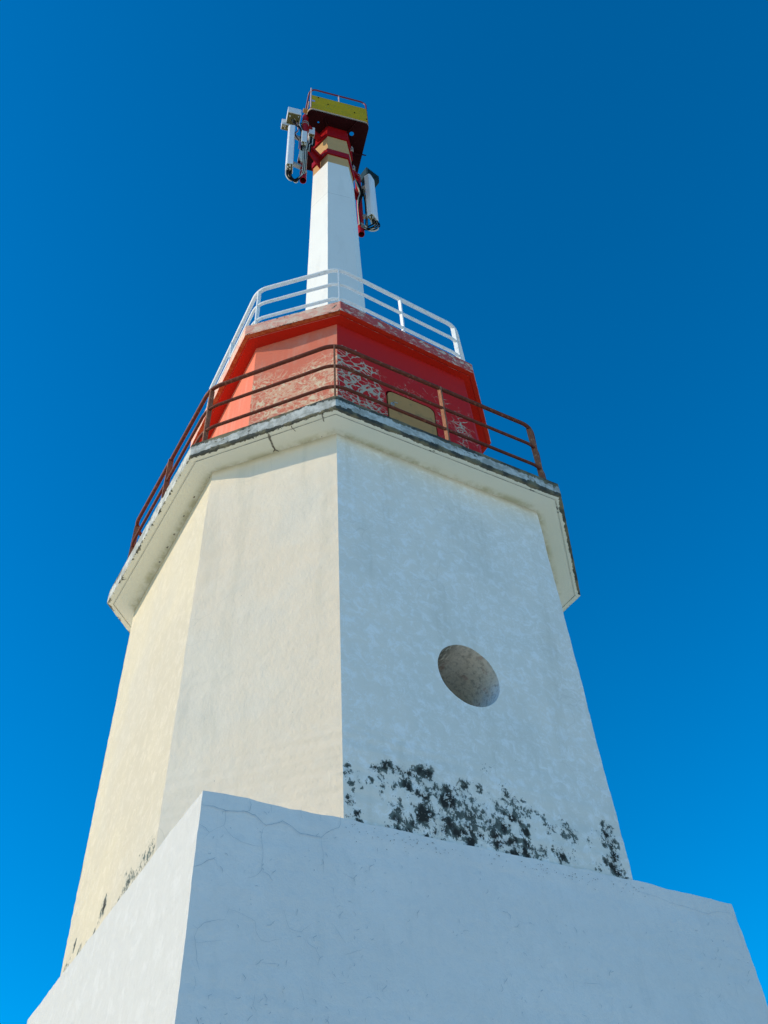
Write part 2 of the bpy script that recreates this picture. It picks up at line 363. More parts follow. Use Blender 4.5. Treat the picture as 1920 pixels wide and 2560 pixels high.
TOP = [(-2.497, -1.40), (-2.45, 1.350), (-1.404, 2.497), (1.385, 2.500), (2.48, 1.38), (2.48, -1.4), (1.4, -2.48), (-1.4, -2.48)]
BOT = octo(2.5, 1.404); BOT[1] = (-2.5, 1.395)
def corner(i, z):
    f = (z - ZP) / (ZS - ZP); a, b = BOT[i % 8], TOP[i % 8]
    dx = .0035 * wob(i * 3.1, 0, z, 5) + .006 * wob(i * 3.1, 0, z, 1.2) + .0045 * wob(i * 3.1, 2, z, 15)
    x = a[0] + (b[0] - a[0]) * f; y = a[1] + (b[1] - a[1]) * f; r = math.hypot(x, y)
    return Vector((x * (1 + dx / r), y * (1 + dx / r)))
MOLD = [[-1.363,3.724,0.02,0.8],[-1.369,3.66,0.031,0.8],[-1.333,3.574,0.017,0.7],[-1.319,3.512,0.013,0.5],[-1.357,3.44,0.025,0.9],[-1.332,3.399,0.013,0.9],[-1.267,3.62,0.015,0.45],[-1.246,3.572,0.017,0.45],[-1.274,3.663,0.009,0.6],[-1.202,3.615,0.008,0.8],[-1.146,3.637,0.013,0.9],[-1.148,3.737,0.019,0.6],[-1.094,3.762,0.025,0.9],[-1.03,3.789,0.029,1],[-0.98,3.823,0.028,0.9],[-1.081,3.699,0.019,0.8],[-1.059,3.677,0.015,0.6],[-1.03,3.626,0.017,0.8],[-0.942,3.632,0.021,0.7],[-1.062,3.557,0.015,0.7],[-1.047,3.499,0.013,0.6],[-0.931,3.784,0.022,0.8],[-0.898,3.786,0.022,0.8],[-0.851,3.78,0.026,1],[-0.794,3.775,0.034,0.9],[-0.734,3.799,0.036,0.9],[-0.684,3.82,0.037,0.95],[-0.625,3.824,0.047,1],[-0.826,3.677,0.04,1.1],[-0.808,3.726,0.02,0.7],[-0.793,3.626,0.018,0.9],[-0.731,3.631,0.024,0.9],[-0.683,3.727,0.026,0.6],[-0.648,3.69,0.03,0.55],[-0.593,3.757,0.029,0.7],[-0.559,3.715,0.027,0.75],[-0.709,3.604,0.016,1],[-0.647,3.613,0.04,1.1],[-0.663,3.543,0.032,0.7],[-0.511,3.702,0.031,0.6],[-0.432,3.711,0.037,0.9],[-0.443,3.617,0.064,1.3],[-0.509,3.639,0.035,0.8],[-0.363,3.703,0.036,0.7],[-0.262,3.786,0.032,0.9],[-0.266,3.833,0.019,0.9],[-0.215,3.83,0.019,0.8],[-0.117,3.803,0.026,0.8],[-0.273,3.71,0.038,0.65],[-0.295,3.622,0.042,0.6],[-0.198,3.671,0.028,0.6],[-0.89,3.516,0.015,1],[-0.918,3.449,0.027,0.8],[-0.972,3.459,0.015,0.7],[-0.939,3.347,0.041,0.95],[-0.926,3.4,0.023,0.7],[-0.88,3.41,0.019,0.6],[-0.806,3.417,0.019,0.7],[-0.858,3.347,0.021,0.9],[-0.799,3.342,0.038,0.8],[-0.836,3.276,0.026,0.8],[-1.012,3.265,0.017,1],[-0.936,3.272,0.022,1],[-1.286,3.325,0.023,1],[-1.279,3.285,0.018,1],[-1.293,3.258,0.012,0.8],[-1.245,3.251,0.011,0.6],[-1.373,3.294,0.009,0.8],[-0.688,3.442,0.064,1.35],[-0.655,3.392,0.021,1.1],[-0.599,3.45,0.02,1],[-0.507,3.453,0.034,0.9],[-0.448,3.422,0.05,0.95],[-0.503,3.363,0.034,0.95],[-0.395,3.355,0.042,1.05],[-0.35,3.512,0.062,0.7],[-0.248,3.533,0.083,0.75],[-0.208,3.471,0.062,0.7],[-0.26,3.39,0.072,0.85],[-0.312,3.363,0.03,1.1],[-0.257,3.279,0.034,1.2],[-0.316,3.264,0.018,1],[-0.688,3.255,0.021,1],[-0.628,3.254,0.015,0.9],[-0.584,3.313,0.018,1],[-0.52,3.263,0.014,0.8],[-0.145,3.374,0.029,0.9],[-0.073,3.57,0.053,0.6],[-0.045,3.495,0.053,0.7],[-0.018,3.421,0.032,0.9],[-0.054,3.387,0.017,0.9],[-0.027,3.341,0.019,0.9],[-0.064,3.626,0.015,0.5],[0.023,3.719,0.018,0.6],[0.001,4.021,0.009,1],[0.148,3.894,0.011,0.9],[0.169,3.817,0.028,0.8],[0.199,3.787,0.015,0.8],[0.0,3.788,0.008,0.8],[0.046,3.709,0.019,0.8],[0.127,3.749,0.023,0.6],[0.15,3.74,0.017,0.6],[0.244,3.761,0.032,0.7],[0.094,3.649,0.031,0.6],[0.108,3.616,0.023,0.9],[0.242,3.644,0.055,0.7],[0.198,3.6,0.032,1.1],[0.256,3.569,0.042,0.75],[0.159,3.523,0.017,0.9],[0.307,3.501,0.032,1.1],[0.339,3.683,0.032,0.5],[0.403,3.718,0.026,0.6],[0.363,3.652,0.013,0.5],[0.362,3.551,0.026,0.6],[0.339,3.782,0.011,0.8],[0.478,3.712,0.015,0.5],[-0.096,3.557,0.047,0.7],[-0.04,3.491,0.061,0.7],[0.031,3.514,0.061,0.65],[-0.087,3.499,0.04,0.6],[0.088,3.483,0.041,1],[-0.146,3.366,0.028,1],[-0.059,3.383,0.016,0.9],[0.015,3.368,0.046,1.15],[-0.014,3.313,0.026,1.1],[0.084,3.357,0.03,0.95],[0.13,3.374,0.031,0.95],[0.182,3.392,0.029,1.0],[0.171,3.432,0.014,0.9],[0.154,3.345,0.02,0.9],[0.194,3.303,0.035,1.0],[0.139,3.268,0.036,1.0],[0.1,3.261,0.03,0.7],[0.054,3.269,0.02,0.7],[0.194,3.254,0.016,1],[0.264,3.316,0.033,1.05],[0.295,3.281,0.027,1],[0.29,3.396,0.025,0.95],[0.314,3.367,0.025,0.95],[0.347,3.34,0.012,0.9],[0.333,3.459,0.015,0.8],[0.388,3.348,0.027,0.7],[0.458,3.352,0.032,0.75],[0.444,3.312,0.019,0.8],[0.39,3.269,0.035,0.8],[0.341,3.269,0.016,0.8],[0.541,3.671,0.018,0.5],[0.523,3.614,0.013,0.7],[0.605,3.596,0.033,0.55],[0.557,3.542,0.015,0.6],[0.766,3.637,0.032,0.65],[0.808,3.619,0.027,0.6],[0.716,3.565,0.018,0.7],[0.754,3.529,0.029,0.6],[0.831,3.543,0.04,0.65],[0.87,3.613,0.018,0.5],[0.584,3.418,0.009,0.9],[0.589,3.377,0.009,0.9],[0.656,3.343,0.043,0.95],[0.63,3.317,0.019,0.9],[0.693,3.371,0.017,0.8],[1.001,3.55,0.016,0.85],[1.067,3.67,0.009,0.7],[1.202,3.743,0.024,0.9],[1.264,3.71,0.026,0.9],[1.293,3.697,0.026,0.8],[1.214,3.654,0.036,0.95],[1.145,3.641,0.023,0.5],[1.158,3.567,0.019,0.8],[1.263,3.583,0.038,0.9],[1.255,3.536,0.035,0.9],[1.255,3.466,0.042,1],[1.249,3.412,0.039,1.05],[1.209,3.44,0.03,0.9],[1.144,3.385,0.027,0.9],[1.189,3.359,0.03,1],[1.243,3.325,0.041,1.1],[1.261,3.299,0.032,1],[1.057,3.306,0.011,0.8],[1.009,3.301,0.009,0.8],[0.805,3.426,0.007,0.8],[0.793,3.343,0.007,0.8],[0.716,3.184,0.009,0.8],[1.335,3.278,0.012,0.9],[0.728,3.737,0.009,0.5],[0.523,3.821,0.006,0.3]]
MOLD_AB = [(-.055, 3.45, .05, 1.25), (-.075, 3.40, .03, 1.0), (-.14, 3.38, .018, .8), (-.19, 3.33, .016, .8), (-.24, 3.28, .018, .9), (-.277, 3.25, .03, 1.2), (-.10, 3.34, .015, .6), (-.997, 3.44, .03, .9), (-1.1, 3.35, .02, .7),
           (1.227, 3.338, .09, .5), (1.1, 3.35, .06, .5), (1.0, 3.37, .07, .5), (.85, 3.3, .05, .45), (.688, 3.344, .05, .75), (.62, 3.40, .03, .7), (.544, 3.299, .04, .75), (.46, 3.25, .035, .8), (.3, 3.27, .03, .5), (.56, 3.46, .02, .7), (.64, 3.27, .04, .6), (-.5, 3.26, .03, .5), (-.75, 3.27, .05, .5), (-1.2, 3.27, .06, .5)]
def widev(x, z, L_):
    v = 0
    for bx, bz, r, a in L_:
        d = ((x - bx) ** 2 + (z - bz) ** 2)
        if d < .06: v = max(v, min(1, a) * math.exp(-d / .010))
    return v
def moldv(x, z, L_, sx=1.0):
    v = 0
    wx = .030 * noise.noise(Vector((x * 14, z * 14, 1))) + .014 * noise.noise(Vector((x * 38, z * 38, 5)))
    wz = .030 * noise.noise(Vector((x * 14, z * 14, 9))) + .014 * noise.noise(Vector((x * 38, z * 38, 13)))
    x += wx; z += wz
    for bx, bz, r, a in L_:
        r *= 1.25
        dx = (x - bx) * sx; dz = z - bz
        if abs(dx) < r * 2.5 and abs(dz) < r * 2.5:
            q = (dx * dx + dz * dz) / (r * r); v = max(v, a * math.exp(-(q ** 1.4) * .60) * 1.03)
    return v
HX, HZ, HR, SQ = -.036, 5.0, .345, .5
def fpt(i, u, z):                                     # point on face i (corner i -> i+1), u in 0..1
    p = corner(i, z).lerp(corner(i + 1, z), u); return L(p.x, p.y, z)
def u_of(x, z):
    a, b = corner(2, z).x, corner(3, z).x; return (x - a) / (b - a)
tw = MB()
def grid(i, us, zs, mold=None, sx=1.0):
    nu, nz = len(us), len(zs); vs = []; at = []; wa = []
    for z in zs:
        for u in us:
            vs.append(fpt(i, u, z))
            if mold is not None:
                c_ = corner(i, z).lerp(corner(i + 1, z), u); at.append(moldv(c_.x if i == 2 else c_.y, z, mold, sx)); wa.append(widev(c_.x if i == 2 else c_.y, z, mold))
    fs = [(j * nu + k, j * nu + k + 1, (j + 1) * nu + k + 1, (j + 1) * nu + k) for j in range(nz - 1) for k in range(nu - 1)]
    tw.add(vs, fs, mold=at if mold is not None else [0.0] * len(vs), wide=wa if mold is not None else [0.0] * len(vs))
def lin(a, b, n): return [a + (b - a) * k / n for k in range(n + 1)]
ZALL = lin(ZP, 4.14, 80) + lin(4.14, HZ - SQ, 6)[1:] + lin(HZ - SQ, HZ + SQ, 20)[1:] + lin(HZ + SQ, ZS, 30)[1:]
for i in range(8):
    if i == 2:
        grid(2, lin(0, 1, 230), lin(ZP, 4.14, 80), MOLD)
        ul = lambda n: n
        def grid2(xs_l, xs_r, zs):
            pass
        def band(x0f, x1f, n, zs):
            vs = []; nu = n + 1
            for z in zs:
                a, b = x0f(z), x1f(z)
                for k in range(nu): vs.append(fpt(2, u_of(a + (b - a) * k / n, z), z))
            tw.add(vs, [(j * nu + k, j * nu + k + 1, (j + 1) * nu + k + 1, (j + 1) * nu + k) for j in range(len(zs) - 1) for k in range(n)])
        xl = lambda z: corner(2, z).x; xr = lambda z: corner(3, z).x; sl_, sr_ = (lambda z: HX - SQ), (lambda z: HX + SQ)
        for zs in (lin(4.14, HZ - SQ, 6), lin(HZ + SQ, ZS, 30)):
            band(xl, sl_, 10, zs); band(sl_, sr_, 20, zs); band(sr_, xr, 10, zs)
        zs = lin(HZ - SQ, HZ + SQ, 20); band(xl, sl_, 10, zs); band(sr_, xr, 10, zs)
        ring = []
        for k in range(20): ring.append((-SQ + k * .05, -SQ))
        for k in range(20): ring.append((SQ, -SQ + k * .05))
        for k in range(20): ring.append((SQ - k * .05, SQ))
        for k in range(20): ring.append((-SQ, SQ - k * .05))
        vs = []; rows = 5
        for rr in range(rows):
            f = rr / (rows - 1)
            for (x, z) in ring:
                a = math.atan2(z, x); cr = HR * (1 + .010 * noise.noise(Vector((math.cos(a) * 3, math.sin(a) * 3, 5))))
                px, pz = x + (cr * math.cos(a) - x) * f, z + (cr * math.sin(a) - z) * f
                vs.append(fpt(2, u_of(HX + px, HZ + pz), HZ + pz))
        tw.add(vs, [(r * 80 + k, r * 80 + (k + 1) % 80, (r + 1) * 80 + (k + 1) % 80, (r + 1) * 80 + k) for r in range(rows - 1) for k in range(80)])
        rim = vs[-80:]
    elif i == 0:
        kz = 43; grid(0, lin(0, 1, 110), ZALL[:kz + 1], MOLD_AB); grid(0, lin(0, 1, 12), ZALL[kz:])
    else:
        grid(i, lin(0, 1, 12), ZALL)
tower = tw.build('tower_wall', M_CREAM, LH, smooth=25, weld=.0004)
# porthole recess
ph = MB(); vs = []; nd = 8
for d in range(nd + 1):
    for k, p in enumerate(rim):
        dd = .62 * d / nd; q = Vector(p); cx_, cz_ = HX * K, HZ * K + EYE
        s = 1 - .10 * d / nd + (.014 * noise.noise(Vector((k * .35, d * .8, 0))) if d else 0)
        vs.append(Vector((cx_ + (q.x - cx_) * s, q.y + dd, cz_ + (q.z - cz_) * s)))
ph.add(vs, [(d * 80 + k, d * 80 + (k + 1) % 80, (d + 1) * 80 + (k + 1) % 80, (d + 1) * 80 + k) for d in range(nd) for k in range(80)] + [tuple(range(nd * 80, nd * 80 + 80))])
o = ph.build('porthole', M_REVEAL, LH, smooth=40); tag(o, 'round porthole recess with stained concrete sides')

# plinth -------------------------------------------------------------------
HP, TP = 2.5248, .0152
def hp(z): return HP + TP * (ZP - z)
pb = MB()
zg = -EYE / K - .15
sgn = [(-1, -1), (-1, 1), (1, 1), (1, -1)]
def pc(i, z):
    a, b = sgn[i % 4]; h = hp(z) + .006 * wob(i * 2.3, 4, z, 2) + .004 * wob(i * 2.3, 9, z, 7) + .004 * wob(i * 2.3, 5, z, 16); return Vector((a * h, b * h))
zs = lin(zg, ZP, 170); nu = 61
for i in range(4):
    vs = []
    for z in zs:
        for k in range(nu):
            u = k / (nu - 1); p = pc(i, z).lerp(pc(i + 1, z), u)
            dz = 0
            if z == ZP:
                dz = .012 * noise.noise(Vector((p.x * 3, p.y * 3, 0))) + .006 * noise.noise(Vector((p.x * 11, p.y * 11, 3))) + .008 * noise.noise(Vector((p.x * 22, p.y * 22, 6)))
                if i in (0, 1) : dz += .016 * math.exp(-((abs(p.x) - 1.0) ** 2)) if i == 1 else 0
            vs.append(L(p.x, p.y, z + dz))
    pb.add(vs, [(j * nu + k, j * nu + k + 1, (j + 1) * nu + k + 1, (j + 1) * nu + k) for j in range(len(zs) - 1) for k in range(nu - 1)])
pb.add([L(*pc(i, ZP), ZP - .012) for i in range(4)], [(0, 1, 2, 3)])
def strip(mb, pts, wid, mi, mapper):
    # thin ragged ribbon following pts (plan coords of a face), wid in survey units
    P = []
    for (a, b) in zip(pts[:-1], pts[1:]):
        n = max(2, int(math.hypot(b[0] - a[0], b[1] - a[1]) / .02))
        for k in range(n): P.append((a[0] + (b[0] - a[0]) * k / n, a[1] + (b[1] - a[1]) * k / n))
    P.append(pts[-1]); N = len(P); Q = []
    for (x, y) in P: Q.append((x + .006 * noise.noise(Vector((x * 30, y * 30, 1))), y + .006 * noise.noise(Vector((x * 30, y * 30, 7)))))
    vs = []
    for k in range(N):
        a = Q[max(0, k - 1)]; b = Q[min(N - 1, k + 1)]; d = Vector((b[0] - a[0], b[1] - a[1]))
        if d.length < 1e-9: d = Vector((1, 0))
        d.normalize(); w_ = wid * (.5 + .9 * abs(noise.noise(Vector((k * .31, wid * 900, 2))))) * (math.sin(math.pi * (k + .4) / (N - .2)) ** .35)
        vs += [mapper(Q[k][0] - d.y * w_ / 2, Q[k][1] + d.x * w_ / 2), mapper(Q[k][0] + d.y * w_ / 2, Q[k][1] - d.x * w_ / 2)]
    mb.add(vs, [(2 * k, 2 * k + 1, 2 * k + 3, 2 * k + 2) for k in range(N - 1)], mi)
def pfront(x, z): return L(x, hp(z) + .009, z)
def pleft(y, z): return L(-hp(z) - .009, y, z)
CR = [[[-2.527,3.119],[-2.436,3.127],[-2.347,3.112],[-2.193,3.136],[-2.126,3.124],[-2.066,3.079],[-2.037,3.066],[-1.942,3.104],[-1.918,3.124],[-1.843,3.096],[-1.783,3.057],[-1.684,3.058],[-1.606,3.061],[-1.558,3.109],[-1.465,3.162],[-1.449,3.199],[-1.448,3.259]],[[-2.176,3.233],[-2.162,3.197],[-2.17,3.148],[-2.193,3.136]],[[-2.037,3.066],[-2.063,3.028],[-2.072,2.98],[-2.061,2.9],[-2.054,2.848],[-2.059,2.776],[-2.063,2.731],[-2.1,2.69],[-2.152,2.663]],[[-2.063,2.731],[-2.0,2.708],[-1.975,2.673]],[[-2.061,2.902],[-2.131,2.898],[-2.205,2.904],[-2.281,2.93],[-2.32,2.959],[-2.355,2.997],[-2.412,2.963],[-2.453,2.928],[-2.488,2.872]],[[-2.347,3.112],[-2.343,3.037],[-2.355,2.997]],[[-2.525,2.972],[-2.483,2.958],[-2.453,2.928]],[[-1.606,3.061],[-1.609,3.013],[-1.591,2.933],[-1.591,2.841],[-1.598,2.785]],[[-2.533,2.679],[-2.483,2.696],[-2.451,2.731],[-2.393,2.763]],[[-2.499,2.303],[-2.468,2.288],[-2.435,2.328],[-2.379,2.35],[-2.296,2.367]],[[-2.468,2.288],[-2.485,2.237],[-2.472,2.193],[-2.454,2.1],[-2.432,2.045]],[[-2.473,2.201],[-2.383,2.222],[-2.302,2.239]],[[-2.296,2.367],[-2.272,2.438],[-2.18,2.424],[-2.109,2.399],[-2.087,2.382],[-2.078,2.325],[-2.04,2.275],[-1.988,2.271],[-1.919,2.3]],[[-1.89,2.493],[-1.85,2.381],[-1.814,2.368],[-1.759,2.371],[-1.687,2.433]],[[-1.523,2.453],[-1.481,2.401],[-1.43,2.339]],[[-1.727,2.342],[-1.708,2.301],[-1.658,2.28],[-1.621,2.222],[-1.643,2.173]],[[-2.024,2.14],[-1.904,2.146]],[[-2.456,1.923],[-2.445,1.966],[-2.458,2.006]],[[-1.436,2.266],[-1.369,2.294],[-1.302,2.315]],[[-1.772,3.251],[-1.771,3.202],[-1.756,3.171]],[[-2.005,3.226],[-2.005,3.173]],[[-1.609,3.236],[-1.614,3.19]],[[-1.44,2.822],[-1.395,2.807],[-1.346,2.793],[-1.342,2.748]],[[-1.485,2.085],[-1.462,2.084],[-1.439,2.092]],[[-1.461,2.145],[-1.448,2.127]],[[-1.201,2.118],[-1.208,2.071]],[[-1.124,2.222],[-1.091,2.198]],[[-1.127,2.51],[-1.128,2.459]],[[-1.761,2.03],[-1.75,2.009],[-1.733,1.946]],[[-2.064,1.953],[-2.076,1.888],[-2.05,1.856]],[[1.312,3.247],[1.374,3.162],[1.588,3.148],[1.744,3.115],[1.911,3.11],[2.159,3.084],[2.295,3.126],[2.449,3.139],[2.518,3.106]],[[2.535,3.163],[2.482,2.983],[2.477,2.816]],[[0.147,2.922],[0.151,2.884]],[[0.404,2.595],[0.429,2.58]],[[0.582,2.33],[0.75,2.339]],[[2.218,2.506],[2.201,2.41]],[[2.218,3.05],[2.204,3.006]],[[1.205,2.282],[1.202,2.238]],[[0.478,2.33],[0.463,2.252]]]
CW = [.0065, .004, .003, .003, .0025, .003, .0035, .0025, .005, .003, .003, .002, .002]
for k, pl in enumerate(CR): strip(pb, pl, CW[k] if k < len(CW) else .0025, 1, pfront)
rg = random.Random(11)
clusters = [(rg.uniform(-2.4, 2.4), rg.uniform(.2, 3.1), rg.uniform(.15, .4)) for _ in range(46)]
for _ in range(620):
    cx_, cz_, cr = rg.choice(clusters); x = rg.gauss(cx_, cr); z = rg.gauss(cz_, cr * .8)
    if abs(x) > 2.45 or z > 3.17 or z < -.6: continue
    a = rg.gauss(1.45, .8); l = rg.choice([.01, .015, .02, .03, .05]) * rg.uniform(.6, 1.2)
    strip(pb, [(x, z), (x + l * .5 * math.cos(a), z + l * .5 * math.sin(a)), (x + l * math.cos(a + rg.uniform(-.8, .8)), z + l * math.sin(a + .3))], rg.choice([.003, .004, .0055]), 1, pfront)
for _ in range(150):                                      # specks along the joint with the tower
    x = rg.uniform(-1.4, 1.5); z = 3.2 + rg.gauss(-.03, .035); l = rg.uniform(.005, .02); a = rg.uniform(0, 3.1)
    if z > 3.225: continue
    strip(pb, [(x, z), (x + l * math.cos(a), z + l * math.sin(a) * .5)], rg.uniform(.004, .009), 2, pfront)
for _ in range(60):
    y = rg.uniform(-2.4, 2.3); z = rg.uniform(1.2, 3.1); l = rg.uniform(.01, .05); a = rg.gauss(1.57, .4)
    strip(pb, [(y, z), (y + l * math.cos(a), z + l * math.sin(a))], .0035, 1, pleft)
strip(pb, [(-.3, 2.55), (-.26, 2.56)], .012, 1, pleft)
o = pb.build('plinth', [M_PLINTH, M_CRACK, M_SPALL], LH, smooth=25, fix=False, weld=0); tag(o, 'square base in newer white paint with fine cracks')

# slabs ----------------------------------------------------------------------
def slab(name, corners, z0, z1, mats, side_dirt, side_fade_lit, groove, gi, topk, marks=None, parent=LH, jit=.0032):
    mb = MB(); n = len(corners); NS = 70
    rings = [(.40, z1, 0, 0, 0), (.012, z1, .5, 0, 0), (0, z1 - .010, 1.0, 0, 0), (0, z1 - .035, .75, 0, 0), (0, z1 - .08, .30, 0, 0), (0, (z0 + z1) / 2 - .02, .14, 0, 0),
             (0, z0 + .055, .30, 0, 0), (0, z0 + .02, .85, 0, 0), (.004, z0, 1.0, 1, 0), (gi * .35, z0, .62, 1, 0), (gi * .7, z0, .16, 1, 0), (gi, z0, .05, 1, 0), (gi, z0 + groove, .19, 0, 0), (gi + .018, z0 + groove, .19, 0, 0),
             (gi + .018, z0, 0, 0, 0), (.24, z0, 0, 0, .0), (.31, z0, 0, 0, 1.0), (.40, z0, 0, 0, 1.0)]
    V = []; D_ = []; F_ = []; S_ = []; Y_ = []
    for (d, z, dv, stv, sm) in rings:
        pp = inset(corners, d)
        for i in range(n):
            for k in range(NS):
                u = k / NS; a = Vector(pp[i]).lerp(Vector(pp[(i + 1) % n]), u)
                jx = jit * noise.noise(Vector((a.x * 9, a.y * 9, z * 9))) + jit * .7 * noise.noise(Vector((a.x * 27, a.y * 27, z * 27)))
                if dv < .2: jx *= .12
                jz = jit * .8 * noise.noise(Vector((a.x * 13, a.y * 13, 4))) if dv > .2 else 0
                r = a.length; V.append(L(a.x * (1 + jx / r), a.y * (1 + jx / r), z + jz))
                f0, f1 = side_dirt[i], side_dirt[(i + 1) % n] if k > NS * .85 else side_dirt[i]
                wv = u
                D_.append(dv * side_dirt[i]); F_.append(side_fade_lit[i]); S_.append(stv); Y_.append(sm)
    RN = n * NS
    mb.add(V, [(r * RN + k, r * RN + (k + 1) % RN, (r + 1) * RN + (k + 1) % RN, (r + 1) * RN + k) for r in range(len(rings) - 1) for k in range(RN)]
           + [tuple(range(RN))[::-1], tuple(range((len(rings) - 1) * RN, len(rings) * RN))], dirt=D_, fade=F_, strip=S_, seam=Y_)
    if marks: marks(mb)
    return mb.build(name, mats, parent, smooth=30, fix=True)
SLABC = [(-2.867, -1.438), (-2.762, 1.440), (-1.576, 2.823), (1.508, 2.852), (2.873, 1.457), (2.85, -1.45), (1.55, -2.82), (-1.55, -2.80)]
def smarks(mb):
    mp = lambda a, b: L(a, b, ZS - .0035)
    for pl, wd in (([(-2.10, 2.16), (-2.09, 2.153), (-2.047, 2.094), (-2.007, 2.054), (-1.962, 2.002), (-1.934, 1.978)], .035), ([(-1.934, 1.978), (-1.939, 1.937)], .014), ([(-1.934, 1.978), (-1.888, 1.978)], .014),
                   ([(-1.91, 2.375), (-1.902, 2.363), (-1.866, 2.345), (-1.834, 2.324)], .016), ([(-1.66, 2.66), (-1.644, 2.642), (-1.607, 2.589)], .018), ([(-1.543, 2.387), (-1.535, 2.38)], .014), ([(-2.45, 1.268), (-2.445, 1.25)], .02), ([(-1.66, 2.66), (-1.68, 2.69)], .03)):
        strip(mb, pl, wd, 1, mp)
    for (y, ) in ((.55,), (.2,), (-.05,), (-.35,), (.9,)):
        strip(mb, [(-2.50, y), (-2.505, y - .03)], .02, 1, mp)
lower = slab('gallery_slab', SLABC, ZS, ZS + TS, [M_SLAB, M_SPALL], [.60, 1.15, 1.6, 1.5, .6, .8, .8, .5], [0] * 8, .010, .072, 1, smarks)
tag(lower, 'cream soffited concrete gallery slab with mouldy edge')

# lantern room ---------------------------------------------------------------
HRm, WRm = 1.973, 1.094
DX0, DX1, DZ1 = -.357, .43, 10.11
lr = MB()
zr0 = ZS + TS
def rcorner(i, z):
    f = (Z2 - z); h = HRm + .0069 * f; w_ = WRm + .0116 * f; c_ = octo(h, w_, -.0275)[i % 8]; d = .005 * wob(i * 3, 7, z, 3); r = math.hypot(*c_); return Vector((c_[0] * (1 + d / r), c_[1] * (1 + d / r)))
def lace_cd(x, z):
    v = .16 if z > 10.7 or x < -.3 else .34
    edge = -.40 - max(0, (z - 10.35)) * .85
    if z < 10.35: edge = -.40
    v = max(v, 1.0 if x < edge - .06 else (max(0, 1 - (x - edge + .06) / .16)))
    if z > 10.95 - (x + 1.1) * .25: v *= .15
    v = max(v, .62 * math.exp(-((x - .85) / .22) ** 2) * (1 if z < 10.3 else .4) * (0 if z > 10.7 else 1))
    if z > 10.75: v *= .2
    return v
def lace(i, x, z, u):
    z = z + .22 * noise.noise(Vector((x * 2.2, z * 2.2, i))) + .10 * noise.noise(Vector((x * 7, z * 7, i))); x = x + .16 * noise.noise(Vector((x * 2.5, z * 2.5, i + 9))) + .07 * noise.noise(Vector((x * 8, z * 8, i + 9)))
    if i == 2: return lace_cd(x, z)
    if i == 1: return .85 * min(1, max(0, (11.0 - z) / .9))
    if i == 0: return .12
    return .35 if z < 10.4 else .1
for i in range(8):
    n_u = 60
    if i == 2:
        xs = [('L', k / 20) for k in range(21)] + [('D', k / 16) for k in range(1, 17)] + [('R', k / 20) for k in range(1, 21)]
    else: xs = [('A', k / n_u) for k in range(n_u + 1)]
    zl = lin(zr0 - .05, DZ1, 50) + lin(DZ1, Z2 + .01, 30)[1:]
    vs = []; la = []; fa = []; nu = len(xs)
    for z in zl:
        a, b = rcorner(i, z), rcorner(i + 1, z)
        for (t_, q) in xs:
            if t_ == 'A': u = q
            else:
                x0, x1 = {'L': (a.x, DX0), 'D': (DX0, DX1), 'R': (DX1, b.x)}[t_]; u = (x0 + (x1 - x0) * q - a.x) / (b.x - a.x)
            p = a.lerp(b, u); vs.append(L(p.x, p.y, z)); la.append(lace(i, p.x, z, u)); fa.append(1.0 if i in (0, 1, 7) else 0.0)
    fs = []
    for j in range(len(zl) - 1):
        for k in range(nu - 1):
            if i == 2 and xs[k][0] + xs[k + 1][0] in ('LD', 'DD') and zl[j + 1] <= DZ1 + 1e-6: continue
            fs.append((j * nu + k, j * nu + k + 1, (j + 1) * nu + k + 1, (j + 1) * nu + k))
    lr.add(vs, fs, lace=la, fade=fa)
room = lr.build('lantern_room', M_RED, LH, smooth=25, fix=True); tag(room, 'octagonal red lantern room with peeling paint')
# door: jamb + leaf with rounded upper corners
HD = HRm + .0069 * (Z2 - 9.5)
def dpoly(x0, x1, z0, z1, r):
    P = [(x0, z0), (x1, z0)]
    for a in range(0, 91, 15): P.append((x1 - r + r * math.cos(R(a)), z1 - r + r * math.sin(R(a))))
    for a in range(90, 181, 15): P.append((x0 + r + r * math.cos(R(a)), z1 - r + r * math.sin(R(a))))
    return P
jb = MB(); P1 = dpoly(DX0, DX1, zr0, DZ1, .10); n = len(P1)
sq = []
for (x, z) in P1:                                        # rectangle outline matching the rounded opening
    sq.append((DX0 if x < (DX0 + DX1) / 2 else DX1, zr0 if z < 9 else DZ1))
jb.add([L(x, HD - .002, z) for x, z in P1] + [L(x, HD - .002, z) for x, z in sq], [(k, (k + 1) % n, n + (k + 1) % n, n + k) for k in range(n) if k not in (0,)], 0)
jb.add([L(x, HD - .002, z) for x, z in P1] + [L(x, HD - .075, z) for x, z in P1], [(k, (k + 1) % n, n + (k + 1) % n, n + k) for k in range(n)], 1)
jb.build('door_frame', [M_RED, M_DRED], room, fix=False)
dl = MB(); P2 = dpoly(DX0 + .03, DX1 - .004, zr0 + .01, DZ1 - .004, .10)
dl.add([L(x, HD - .012, z) for x, z in P2] + [L(x, HD - .06, z) for x, z in P2], [tuple(range(n)), tuple(range(n, 2 * n))[::-1]] + [(k, (k + 1) % n, n + (k + 1) % n, n + k) for k in range(n)])
door = dl.build('door', M_DOOR, room); tag(door, 'ochre door with rounded upper corners')
hb = MB(); c0 = L(-.27, HD - .004, 9.80)
hb.tube([c0, c0 + Vector((0, -.012, 0))], [.026, .022], 16); hb.tube([c0 + Vector((0, -.012, 0)), c0 + Vector((0, -.035, 0)), c0 + Vector((.045, -.04, -.004))], .006, 8)
hb.build('handle', M_GALV, door, smooth=40)

